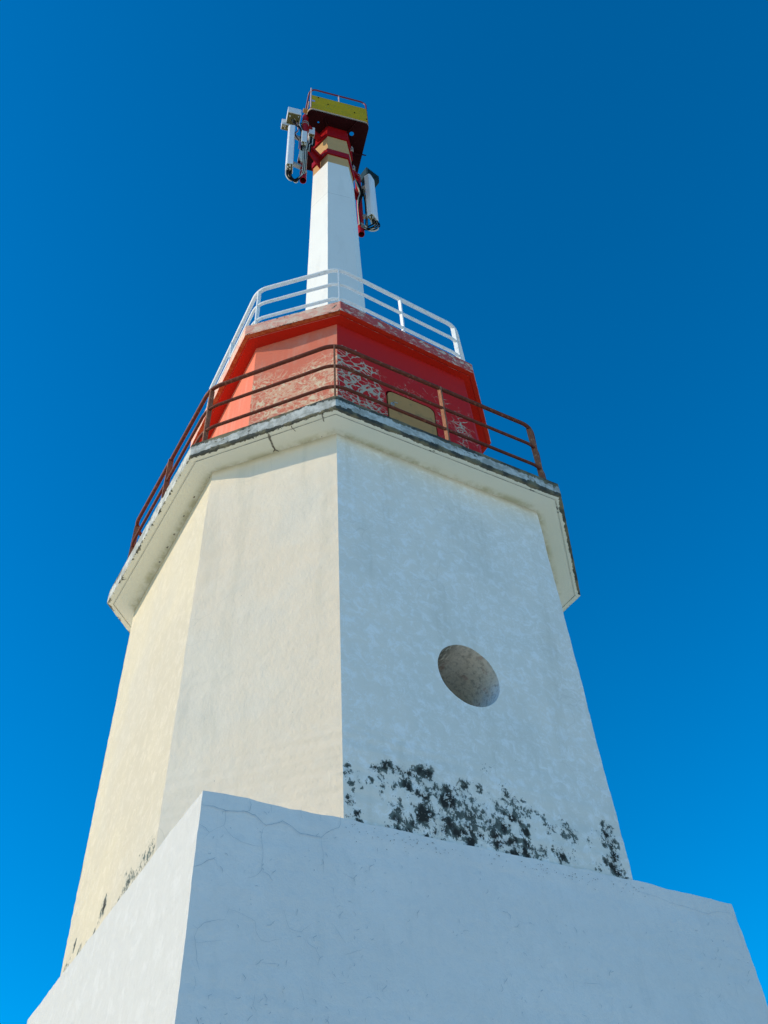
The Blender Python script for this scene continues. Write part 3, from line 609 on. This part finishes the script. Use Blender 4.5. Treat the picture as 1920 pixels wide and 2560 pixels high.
USC = [(-2.19, -1.15), (-2.212, 1.20), (-1.150, 2.212), (1.168, 2.148), (2.176, 1.11), (2.19, -1.17), (1.15, -2.19), (-1.15, -2.19)]
def umarks(mb):
    mp = lambda s_, z: L(-1.150 - s_ * .72, 2.212 - s_ * .70 + .006, z)
    strip(mb, [(.07, Z2 + .17), (.10, Z2 + .13), (.14, Z2 + .10)], .04, 1, mp)
upper = slab('gallery_slab', USC, Z2, Z2 + TU, [M_REDSLAB, M_SPALL], [.4, .6, .5, .4, .4, .4, .4, .4], [1, 1, 0, 0, 0, 0, 1, 1], .010, .065, 1, umarks)
tag(upper, 'faded red upper gallery slab with bright red soffit')
uc = MB(); ins = inset(USC, .045); uc.prism([Vector((L(x, y, 0).x, L(x, y, 0).y)) for x, y in ins][::-1], (Z2 + TU) * K + EYE + .002, (Z2 + TU + .07) * K + EYE)
uc.build('roof_curb', M_WHITEP, LH, bevel=.008)

# railings --------------------------------------------------------------------
def fillet(P, r, seg=6):
    out = []; n = len(P)
    for i in range(n):
        p0, p1, p2 = [Vector(P[(i + d) % n]) for d in (-1, 0, 1)]
        a = (p0 - p1).normalized(); b = (p2 - p1).normalized(); s0 = p1 + a * r; s1 = p1 + b * r
        for k in range(seg + 1):
            t_ = k / seg; out.append((s0 * (1 - t_) ** 2 + p1 * 2 * t_ * (1 - t_) + s1 * t_ ** 2))
    return out
def railing(corners, ins, base, rails, mat, label, posts_mid=True, pw=.035, pt=.011):
    e = bpy.data.objects.new('railing', None); sc.collection.objects.link(e); e.parent = LH; e['label'] = label
    pp = inset(corners, ins)
    for (z, r) in rails:
        mb = MB(); path = fillet(pp, .16)
        q = []
        for i in range(len(path)):
            a, b = path[i], path[(i + 1) % len(path)]; nn = max(1, int((b - a).length / .3))
            for k in range(nn):
                p = a.lerp(b, k / nn); q.append(L(p.x, p.y, z + .004 * noise.noise(Vector((p.x * 2, p.y * 2, z)))))
        mb.tube(q, r * K, 12, closed=True); mb.build('rail', mat, e, smooth=60)
    spots = [(Vector(p) * 1.0, Vector(p).normalized()) for p in pp]
    if posts_mid:
        for i in (0, 2, 4, 6):
            a, b = Vector(pp[i]), Vector(pp[(i + 1) % 8]); d = (b - a).normalized(); spots.append((a.lerp(b, .512), Vector((-d.y, d.x))))
    zt = rails[0][0]
    for k, (p, nrm) in enumerate(spots):
        if k < 8: p = p - nrm * .035
        mb = MB(); mid = L(p.x, p.y, (base + zt) / 2); ax = Vector((nrm.x, -nrm.y, 0)); ay = Vector((-ax.y, ax.x, 0))
        mb.box(mid, ax * pw * K, ay * pt * K, Vector((0, 0, (zt - base) / 2 * K)))
        mb.box(L(p.x, p.y, base + .008), ax * .06 * K, ay * .05 * K, Vector((0, 0, .008 * K)))
        mb.build('post', M_POST if mat is M_BROWN else mat, e, bevel=.002)
    return e
railing(SLABC, .13, ZS + TS - .01, [(9.43, .027), (9.0, .021), (8.57, .021)], M_BROWN, 'rusty brown railing round the lower gallery')
railing(USC, .15, Z2 + TU + .06, [(12.79, .034), (12.35, .026), (11.91, .026)], M_WHITEP, 'white railing round the upper gallery')

# column ---------------------------------------------------------------------
CCX, CCY, PSI = -.056, -.026, R(48.14); Z0 = Z2 + TU
def hexp(r, z=None): return [(CCX - r * math.cos(PSI + k * math.pi / 3), CCY + r * math.sin(PSI + k * math.pi / 3)) for k in range(6)]
def cr_at(z): return .676 - .015 * (z - 11.524)
cb = MB(); zs = lin(Z0, 23.93, 70); vs = []; nu = 10
for i in range(6):
    vs = []
    for z in zs:
        P = hexp(cr_at(z)); a, b = Vector(P[i]), Vector(P[(i + 1) % 6])
        for k in range(nu + 1):
            p = a.lerp(b, k / nu); d = .0025 * wob(p.x, p.y, z, 2.5); r = p.length + .01; vs.append(L(p.x + d, p.y + d * .6, z))
    cb.add(vs, [(j * (nu + 1) + k, j * (nu + 1) + k + 1, (j + 1) * (nu + 1) + k + 1, (j + 1) * (nu + 1) + k) for j in range(len(zs) - 1) for k in range(nu)])
column = cb.build('column', M_COL, LH, smooth=25, weld=.0003); tag(column, 'slender hexagonal white column with tan painted head')
def hexband(z0, z1, pr, name='steel_band'):
    mb = MB(); o_ = hexp(cr_at(z0) + pr); i_ = hexp(cr_at(z0) - .01); V = []
    for (P, z) in ((o_, z0), (o_, z1), (i_, z1), (i_, z0)): V += [L(x, y, z) for x, y in P]
    mb.add(V, [(r * 6 + k, r * 6 + (k + 1) % 6, ((r + 1) % 4) * 6 + (k + 1) % 6, ((r + 1) % 4) * 6 + k) for r in range(4) for k in range(6)])
    # bolted lug on the shaded face
    P = hexp(cr_at(z0) + pr); a, b = Vector(P[1]), Vector(P[2]); mpt = a.lerp(b, .56); nn = Vector((-(b - a).y, (b - a).x)).normalized(); zc = (z0 + z1) / 2
    n3 = Vector((nn.x, -nn.y, 0)); t3 = Vector((-n3.y, n3.x, 0)); c_ = L(mpt.x, mpt.y, zc)
    mb.box(c_ + n3 * .03, n3 * .03, t3 * .012, Vector((0, 0, .07)), 1); mb.tube([c_ + n3 * .04 - t3 * .06, c_ + n3 * .04 + t3 * .06], .011, 8, mi=1)
    return mb.build(name, [M_STEELRED, M_GALV], column, bevel=.003)
hexband(22.12, 22.40, .045); hexband(23.36, 23.62, .045)

# top platform ----------------------------------------------------------------
g1 = Vector((.9716, .2363)); g2 = Vector((-.2363, .9716)); PC = Vector((CCX, CCY)); HW, HF, HB = .825, .78, .80; ZD = 23.98
def P_(a, b, z): p = PC + g1 * a + g2 * b; return L(p.x, p.y, z)
G1 = Vector((g1.x, -g1.y, 0)); G2 = Vector((g2.x, -g2.y, 0))
plat = bpy.data.objects.new('platform', None); sc.collection.objects.link(plat); plat.parent = LH; plat['label'] = 'small square steel platform on top of the column'
def rrect(a, f, b, r, seg=6):
    out = []
    for (cx_, cy_, s) in ((a - r, f - r, 0), (-a + r, f - r, 90), (-a + r, -b + r, 180), (a - r, -b + r, 270)):
        for k in range(seg + 1): q = R(s + 90 * k / seg); out.append((cx_ + r * math.cos(q), cy_ + r * math.sin(q)))
    return out
# deck plate as radial grid with real round holes
holes = [(-.50, .50, .028), (.42, .42, .062), (.60, -.05, .036), (.60, -.42, .036), (-.52, -.1, .04)]
bm = bmesh.new(); outl = rrect(HW, HF, HB, .13)
def loopv(pts, z): return [bm.verts.new(P_(a, b, z)) for a, b in pts]
edges = []
def addloop(pts, z):
    vs = loopv(pts, z); es = [bm.edges.new((vs[k], vs[(k + 1) % len(vs)])) for k in range(len(vs))]; return es
for z in (ZD,):
    edges += addloop(outl, z)
    for (hx_, hy_, hr_) in holes: edges += addloop([(hx_ + hr_ * math.cos(q * math.pi / 9), hy_ + hr_ * math.sin(q * math.pi / 9)) for q in range(18)], z)
bmesh.ops.triangle_fill(bm, edges=edges, use_beauty=True, use_dissolve=False)
ret = bmesh.ops.extrude_face_region(bm, geom=bm.faces[:]); 
bmesh.ops.translate(bm, verts=[v for v in ret['geom'] if isinstance(v, bmesh.types.BMVert)], vec=(0, 0, .035))
bmesh.ops.recalc_face_normals(bm, faces=bm.faces[:])
me = bpy.data.meshes.new('deck_plate'); bm.to_mesh(me); bm.free(); me.materials.append(M_DECKRED)
o = bpy.data.objects.new('deck_plate', me); sc.collection.objects.link(o); o.parent = plat
# raised edge lip
mb = MB(); oo = rrect(HW, HF, HB, .13); ii = rrect(HW - .03, HF - .03, HB - .03, .10); V = []
for (P, z) in ((oo, ZD - .002), (oo, ZD + .13), (ii, ZD + .13), (ii, ZD + .05)): V += [P_(a, b, z) for a, b in P]
n = len(oo); mb.add(V, [(r * n + k, r * n + (k + 1) % n, (r + 1) * n + (k + 1) % n, (r + 1) * n + k) for r in range(3) for k in range(n)])
mb.build('edge_lip', M_LIP, plat, smooth=40)
# underside ribs and collar
mb = MB(); hx6 = hexp(cr_at(23.9) + .05); V = []
for (P, z) in ((hx6, ZD - .36), (hx6, ZD), (hexp(cr_at(23.9) - .02), ZD), (hexp(cr_at(23.9) - .02), ZD - .36)): V += [L(x, y, z) for x, y in P]
mb.add(V, [(r * 6 + k, r * 6 + (k + 1) % 6, ((r + 1) % 4) * 6 + (k + 1) % 6, ((r + 1) % 4) * 6 + k) for r in range(4) for k in range(6)])
mb.build('collar', M_STEELRED, plat, bevel=.003)
for k in range(6):
    d = Vector((-math.cos(PSI + k * math.pi / 3), math.sin(PSI + k * math.pi / 3))); a0 = PC + d * (cr_at(23.9) + .05); a1 = PC + d * (.93 if k % 3 else .78)
    tt = Vector((-d.y, d.x)) * .008; V = []
    for s in (-1, 1): V += [L(*(a0 + tt * s), ZD - .002), L(*(a1 + tt * s), ZD - .002), L(*(a1 + tt * s), ZD - .035), L(*(a0 + tt * s), ZD - .15)]
    mb = MB(); mb.add(V, [(0, 1, 2, 3), (7, 6, 5, 4), (0, 4, 5, 1), (1, 5, 6, 2), (2, 6, 7, 3), (3, 7, 4, 0)]); mb.build('rib', M_DECKRED, plat)
mb = MB(); mb.box(P_(0, HF - .005, (ZD + .13 + 25.06) / 2), G1 * (HW - .055) * K, G2 * .014 * K, Vector((0, 0, (25.06 - ZD - .13) / 2 * K)))
yb = mb.build('board', M_YEL, plat, bevel=.003); tag(yb, 'plain mustard yellow board along the platform edge')
for a_, z_ in ((-.56, 24.95), (-.30, 24.62), (.42, 24.50), (.74, 24.24)):
    mb = MB(); mb.tube([P_(a_, HF + .006, z_), P_(a_, HF + .03, z_)], .012, 8); mb.build('bolt', M_DARK, yb)
mb = MB(); mb.box(P_(-.70, HF + .014, 24.62), G1 * .035, G2 * .002, Vector((0, 0, .05))); mb.build('sticker', plain('blue_white_sticker', (.30, .34, .52), .5, .6, 30), yb)
# guard rail
ZR = 25.72; r_ = .12
def arc(c, a0, a1, r, seg=7): return [(c[0] + r * math.cos(R(a0 + (a1 - a0) * k / seg)), c[1] + r * math.sin(R(a0 + (a1 - a0) * k / seg))) for k in range(seg + 1)]
W_ = HW - .04; F_r = HF - .055; Bk = HB - .30
path = [P_(-W_, -Bk, ZD + .1)] + [P_(-W_, -Bk, ZR - .14), P_(-W_, -Bk + .02, ZR - .05), P_(-W_, -Bk + .10, ZR)] + [P_(a, b, ZR) for a, b in ((-W_, 0), (-W_, F_r - .2))] \
    + [P_(a, b, ZR) for a, b in arc((-W_ + .16, F_r - .16), 180, 90, .16)] + [P_(-.3, F_r, ZR), P_(.3, F_r, ZR)] \
    + [P_(W_ - .20, F_r, ZR), P_(W_ - .10, F_r, ZR - .02), P_(W_ - .03, F_r, ZR - .09), P_(W_, F_r, ZR - .20), P_(W_, F_r, ZD + .1)]
mb = MB(); mb.tube(path, .0185, 10); mb.build('guard_rail', M_MAROON, plat, smooth=60)
for (a, b) in ((-W_ + .02, HF + .012), (.02, F_r), (-W_, -.1)):
    mb = MB(); mb.tube([P_(a, b, ZD + .1), P_(a, b, ZR - (.17 if b > HF else 0))], .015, 8); mb.build('post', M_PINKRAIL, plat, smooth=60)
path = [P_(W_, F_r - .03, ZR - .25), P_(W_, 0, ZR - .25), P_(W_, -Bk, ZR - .25), P_(W_, -Bk, ZD + .1)]
mb = MB(); mb.tube([P_(-W_, F_r - .1, 25.0), P_(-W_, -Bk, 25.0)], .014, 8); mb.build('mid_rail', M_PINKRAIL, plat, smooth=60)
mb = MB(); mb.box(P_(-W_ - .05, F_r - .35, 24.95), G1 * .05, G2 * .035, Vector((0, 0, .04))); mb.build('bracket', M_ORANGE, plat, bevel=.004)

# ---------------------------------------------------------------- antenna gear
def thing(name, label, cat, a, b, z, group=None):
    e = bpy.data.objects.new(name, None); sc.collection.objects.link(e)
    p = L(a, b, z); e.location = Vector((CX, CY, 0)) + Matrix.Rotation(PHI, 3, 'Z') @ p; e.rotation_euler = (0, 0, PHI)
    tag(e, label, cat, group); e['o'] = tuple(p); return e
def loc(e, mb):
    o = Vector(e['o']); mb.v = [tuple(Vector(v) - o) for v in mb.v]; return mb
def part(mb, name, mat, e, **k): return loc(e, mb).build(name, mat, e, **k)
def Ld(dx, dy): return Vector((dx, -dy, 0))            # direction
def gear(sign, label, pr, zb, zt, arms_z):
    # steel pipe standing off the column on two arms; sign -1: sunlit side, +1: far side
    a = R(18.14) if sign < 0 else R(198.14); d = Vector((-math.cos(a), math.sin(a))); pp = PC + d * pr
    e = thing('antenna_mast', label, 'antenna mast', pp.x, pp.y, zb, 'antenna masts strapped to the column')
    mb = MB(); n = 20
    c0, c1 = L(pp.x, pp.y, zb), L(pp.x, pp.y, zt); V = []
    for (z, r) in ((c0.z, .062), (c1.z, .062), (c1.z, .055), (c0.z, .055)): V += [Vector((c0.x + r * math.cos(q * 2 * math.pi / n), c0.y + r * math.sin(q * 2 * math.pi / n), z)) for q in range(n)]
    mb.add(V, [(r * n + k, r * n + (k + 1) % n, ((r + 1) % 4) * n + (k + 1) % n, ((r + 1) % 4) * n + k) for r in range(4) for k in range(n)])
    mb.add([Vector((c0.x + .055 * math.cos(q * 2 * math.pi / n), c0.y + .055 * math.sin(q * 2 * math.pi / n), c0.z + .25)) for q in range(n)], [tuple(range(n))], 1)
    part(mb, 'pole', [M_STEELRED, M_DARK], e, smooth=40)
    for z in arms_z:
        mb = MB(); rc = cr_at(z) * .866; q0 = PC + d * rc; q1 = pp - d * .05
        ax = (L(q1.x, q1.y, z) - L(q0.x, q0.y, z)) / 2; ay = Vector((-ax.y, ax.x, 0)).normalized(); mid = (L(q1.x, q1.y, z) + L(q0.x, q0.y, z)) / 2
        mb.box(mid, ax, ay * .055, Vector((0, 0, .055))); mb.box(L(q0.x, q0.y, z) + ax.normalized() * .03, ax.normalized() * .012, ay * .16, Vector((0, 0, .12)))
        part(mb, 'arm', M_STEELRED, e, bevel=.003)
        mb = MB(); cc = L(pp.x, pp.y, z)
        for zz in (-.045, .045): mb.tube([cc + Vector((.07 * math.cos(q * math.pi / 8), .07 * math.sin(q * math.pi / 8), zz)) for q in range(16)], .008, 6, closed=True)
        part(mb, 'clamp', M_GALV, e, smooth=60)
    # flange ring on the pipe
    for z in (zb + .42, zt - .35):
        mb = MB(); cc = L(pp.x, pp.y, z); mb.tube([cc, cc + Vector((0, 0, .03))], .068, 20); part(mb, 'pipe_ring', M_GALV if z < 22 else M_STEELRED, e, smooth=40)
    # gusset plate
    mb = MB(); zz = arms_z[0]; q0 = PC + d * (cr_at(zz) * .866 + .02); V = []
    tt = Vector((-d.y, d.x)) * .012
    for s in (-1, 1): V += [L(*(q0 + tt * s), zz - .07), L(*(pp - d * .08 + tt * s), zz - .07), L(*(pp - d * .08 + tt * s), zz - .30), L(*(q0 + tt * s), zz - .62)]
    mb.add(V, [(0, 1, 2, 3), (7, 6, 5, 4), (0, 4, 5, 1), (1, 5, 6, 2), (2, 6, 7, 3), (3, 7, 4, 0)]); part(mb, 'gusset', M_STEELRED, e)
    return e, pp, d
mastL, ppL, dL = gear(-1, 'red pipe mast left of the column, rising beside the platform', 1.0, 20.02, 24.05, (22.26, 23.49))
mastR, ppR, dR = gear(1, 'red pipe mast right of the column with the lowest hanging open end', .93, 20.15, 23.6, (22.26, 23.49))
def panel(label, c, ax, ay, hw, hd, z0, z1, pp, conn=True):
    e = thing('panel_antenna', label, 'antenna', c[0], c[1], z0, 'white panel antennas')
    mb = MB(); prof = []
    for (x, y) in ((-1, -1), (1, -1), (1, .55), (.72, 1), (-.72, 1), (-1, .55)): prof.append(Vector(c) + Vector(ax) * hw * x + Vector(ay) * hd * y)
    mb.prism([Vector((L(p.x, p.y, 0).x, L(p.x, p.y, 0).y)) for p in prof], z0 * K + EYE, z1 * K + EYE)
    part(mb, 'radome', M_RADOME, e, bevel=.012, smooth=40)
    for k in range(6):
        mb = MB(); p = Vector(c) + Vector(ax) * hw * (-.75 + .3 * k) + Vector(ay) * hd * (.3 if k % 2 else -.3)
        mb.tube([L(p.x, p.y, z0), L(p.x, p.y, z0 - .09)], .014, 8)
        part(mb, 'connector', M_CABW, e, smooth=50)
    mb = MB(); mb.prism([Vector((L(*(Vector(c) + Vector(ax) * hw * .94 * x + Vector(ay) * hd * .9 * y), 0).x, L(*(Vector(c) + Vector(ax) * hw * .94 * x + Vector(ay) * hd * .9 * y), 0).y)) for x, y in ((-1, -1), (1, -1), (1, .6), (-1, .6))], z0 * K + EYE - .008, z0 * K + EYE + .004)
    part(mb, 'end_cap', M_OLIVE, e)
    for z in (z0 + .28, z1 - .45):
        mb = MB(); a = Vector(c) - Vector(ay) * hd; b = pp.lerp(a, .15); A, B = L(a.x, a.y, z), L(b.x, b.y, z); x_ = (B - A) / 2; y_ = Vector((-x_.y, x_.x, 0)).normalized()
        mb.box((A + B) / 2, x_, y_ * .035, Vector((0, 0, .025))); mb.box((A + B) / 2 + Vector((0, 0, .06)), x_, y_ * .03, Vector((0, 0, .008)))
        part(mb, 'bracket', M_GALV, e, bevel=.003)
    return e
# left panel: corners L(-1.456,.294) M(-1.435,.332) R(-1.313,.385)
panel('white panel antenna on the sunlit left mast, hanging under the double radio box', (-1.345, .235), (.39, -.92), (-.92, -.39), .125, .085, 20.42, 22.85, ppL)
panel('white panel antenna on the right mast with a slate grey box behind its top', (1.06, -.09), (.88, -.475), (.475, .88), .145, .085, 20.78, 23.2, ppR)
def radio(label, c, ax, ay, hw, hd, z0, z1, mat, fins=False, n_c=5, seed=1):
    e = thing('radio_unit', label, 'radio unit', c[0], c[1], z0, 'radio units around the column head')
    c = Vector(c); ax = Vector(ax); ay = Vector(ay)
    def q(x, y): p = c + ax * hw * x + ay * hd * y; l = L(p.x, p.y, 0); return Vector((l.x, l.y))
    mb = MB(); mb.prism([q(-1, -1), q(1, -1), q(1, 1), q(-1, 1)], z0 * K + EYE, z1 * K + EYE); part(mb, 'housing', mat, e, bevel=.008)
    mb = MB(); mb.prism([q(-.9, -.88), q(.9, -.88), q(.9, .88), q(-.9, .88)], z0 * K + EYE - .006, z0 * K + EYE + .003); part(mb, 'connector_plate', M_OLIVE if not fins else M_SLATE, e)
    g = random.Random(seed)
    for _ in range(n_c):
        mb = MB(); p = c + ax * hw * g.uniform(-.7, .7) + ay * hd * g.uniform(-.7, .7); mb.tube([L(p.x, p.y, z0), L(p.x, p.y, z0 - g.uniform(.05, .1))], .012, 8)
        part(mb, 'connector', M_CABW, e, smooth=50)
    if fins:
        mb = MB()
        for k in range(9): 
            x = -.9 + 1.8 * k / 8; mb.prism([q(x - .03, 1), q(x + .03, 1), q(x + .03, 1.12), q(x - .03, 1.12)], z0 * K + EYE + .02, z1 * K + EYE - .02)
        part(mb, 'cooling_fins', mat, e)
    return e
radio('larger pale grey radio box left of the platform, cabled underside showing', (-1.315, .235), (.97, .24), (-.24, .97), .175, .16, 23.62, 23.98, M_RRU, seed=2)
radio('flat pale radio box farthest left, tucked behind the larger box beside the platform', (-1.39, .0), (.97, .24), (-.24, .97), .15, .075, 23.50, 23.86, M_RRU, seed=3)
radio('small pale radio box between the left mast and the tan column head', (-.78, .17), (.97, .24), (-.24, .97), .075, .12, 23.15, 23.6, M_RRU, seed=4)
radio('narrow whitish radio box strapped to the front of the left red pipe', (-1.09, .45), (.97, .24), (-.24, .97), .065, .05, 21.75, 22.45, M_RRU, n_c=4, seed=5)
radio('slate grey radio box behind the top of the right hand panel antenna', (1.30, -.46), (.985, -.17), (.17, .985), .22, .15, 24.02, 24.45, M_SLATE, fins=True, seed=6)
# cable looms
def loom(label, curves, mat_r, anchor, name='cable_bundle'):
    e = thing(name, label, 'cables', *anchor, 'cable bundles on the masts')
    for (pts, r, mt) in curves:
        P = [L(*p) for p in pts]; Q = []
        for i in range(len(P) - 1):
            p0, p1, p2, p3 = P[max(0, i - 1)], P[i], P[i + 1], P[min(len(P) - 1, i + 2)]
            for k in range(6):
                t_ = k / 6; Q.append(.5 * ((2 * p1) + (p2 - p0) * t_ + (2 * p0 - 5 * p1 + 4 * p2 - p3) * t_ ** 2 + (3 * p1 - p0 - 3 * p2 + p3) * t_ ** 3))
        Q.append(P[-1]); mb = MB(); mb.tube(Q, r, 7); part(mb, 'cable', mt, e, smooth=60)
    return e
g = random.Random(5); cv = []
for k in range(7):                                        # loops from the left panel's foot to the pipe
    x = -1.40 + .02 * k; y = .18 + .03 * (k % 3); dz = g.uniform(0, .16)
    cv.append(([(x, y, 20.36), (x + .02, y + .01, 20.16 - dz), (x + .14, y + .02, 19.98 - dz * .6), (-1.1, .30, 20.0 + .1 * g.random()), (-1.06 + .01 * k, .36, 20.3), (-1.05 + .012 * k, .37, 20.9), (-1.04 + .012 * k, .36, 21.6), (-1.02 + .012 * k, .35, 22.2)], .011 + .003 * (k % 2), M_BLACK if k % 3 else M_CABW))
for k in range(7):                                        # black drops from the double box down the pipe
    x = -1.36 + .05 * k; cv.append(([(x, .22 + .03 * (k % 2), 23.58), (x + .03, .26, 23.30 - .05 * (k % 3)), (-1.16 + .012 * k, .33, 22.9), (-1.13 + .012 * k, .36, 22.3), (-1.12 + .012 * k, .35, 21.6), (-1.10 + .01 * k, .34, 21.1)], .013, M_BLACK if k != 4 else M_CABW))
for k in range(3): cv.append(([(-1.13 + .02 * k, .34, 21.5), (-1.14 + .02 * k, .36, 21.25), (-1.13 + .02 * k, .36, 20.95 - .06 * k)], .019, M_CABW))
for k in range(3):
    cv.append(([(-1.22, .25, 23.45), (-1.20, .30, 22.85), (-1.26 - .01 * k, .30, 22.5), (-1.17, .33, 22.1), (-1.17, .33, 21.6)], .010, M_PINKC if k == 0 else M_BLACK))
for k in range(6):
    x = -.84 + .03 * k; cv.append(([(x, .20, 23.1), (x - .02, .24, 22.8), (x - .05, .27, 22.45), (-.96 + .02 * k, .36, 22.1), (-.98 + .02 * k, .36, 21.7)], .014, M_BLACK if k % 3 else M_CABW))
loom('black and pale cables looping from the left antenna up its red mast', cv, None, (-1.1, .3, 20.0))
g = random.Random(9); cv = []
for k in range(8):
    x = 1.0 + .03 * k; y = -.12 + .03 * (k % 3); dz = g.uniform(0, .14)
    cv.append(([(x, y, 20.72), (x + .01, y, 20.55 - dz), (x - .10, y - .08, 20.42 - dz * .5), (.90, -.22, 20.50 - .03 * k), (.86, -.245, 20.52 - .025 * k), (.79, -.25, 20.53 - .02 * k)], .013, M_BLACK if k % 3 else M_CABW))
for k in range(5):
    cv.append(([(.93 + .012 * k, -.26, 20.5), (.95 + .01 * k, -.24, 21.2), (.94 + .01 * k, -.22 + .01 * k, 21.9), (.92 + .01 * k, -.24, 22.5), (.98 + .04 * k, -.34, 23.3), (1.15 + .05 * k, -.44, 23.98)], .013, M_BLACK if k != 2 else M_CABW))
for k in range(4):
    cv.append(([(.76 + .01 * k, -.26, 20.5), (.74, -.25, 21.3), (.75 + .02 * k, -.24, 21.9), (.80 + .03 * k, -.22, 22.3), (.72 + .03 * k, -.2, 22.7), (.66, -.22, 23.1)], .014, M_BLACK if k else M_CABW))
loom('black cables tied round the right red mast and looping to its antenna', cv, None, (.9, -.25, 20.5))
for ob in list(sc.objects):
    if 'o' in ob.keys(): del ob['o']
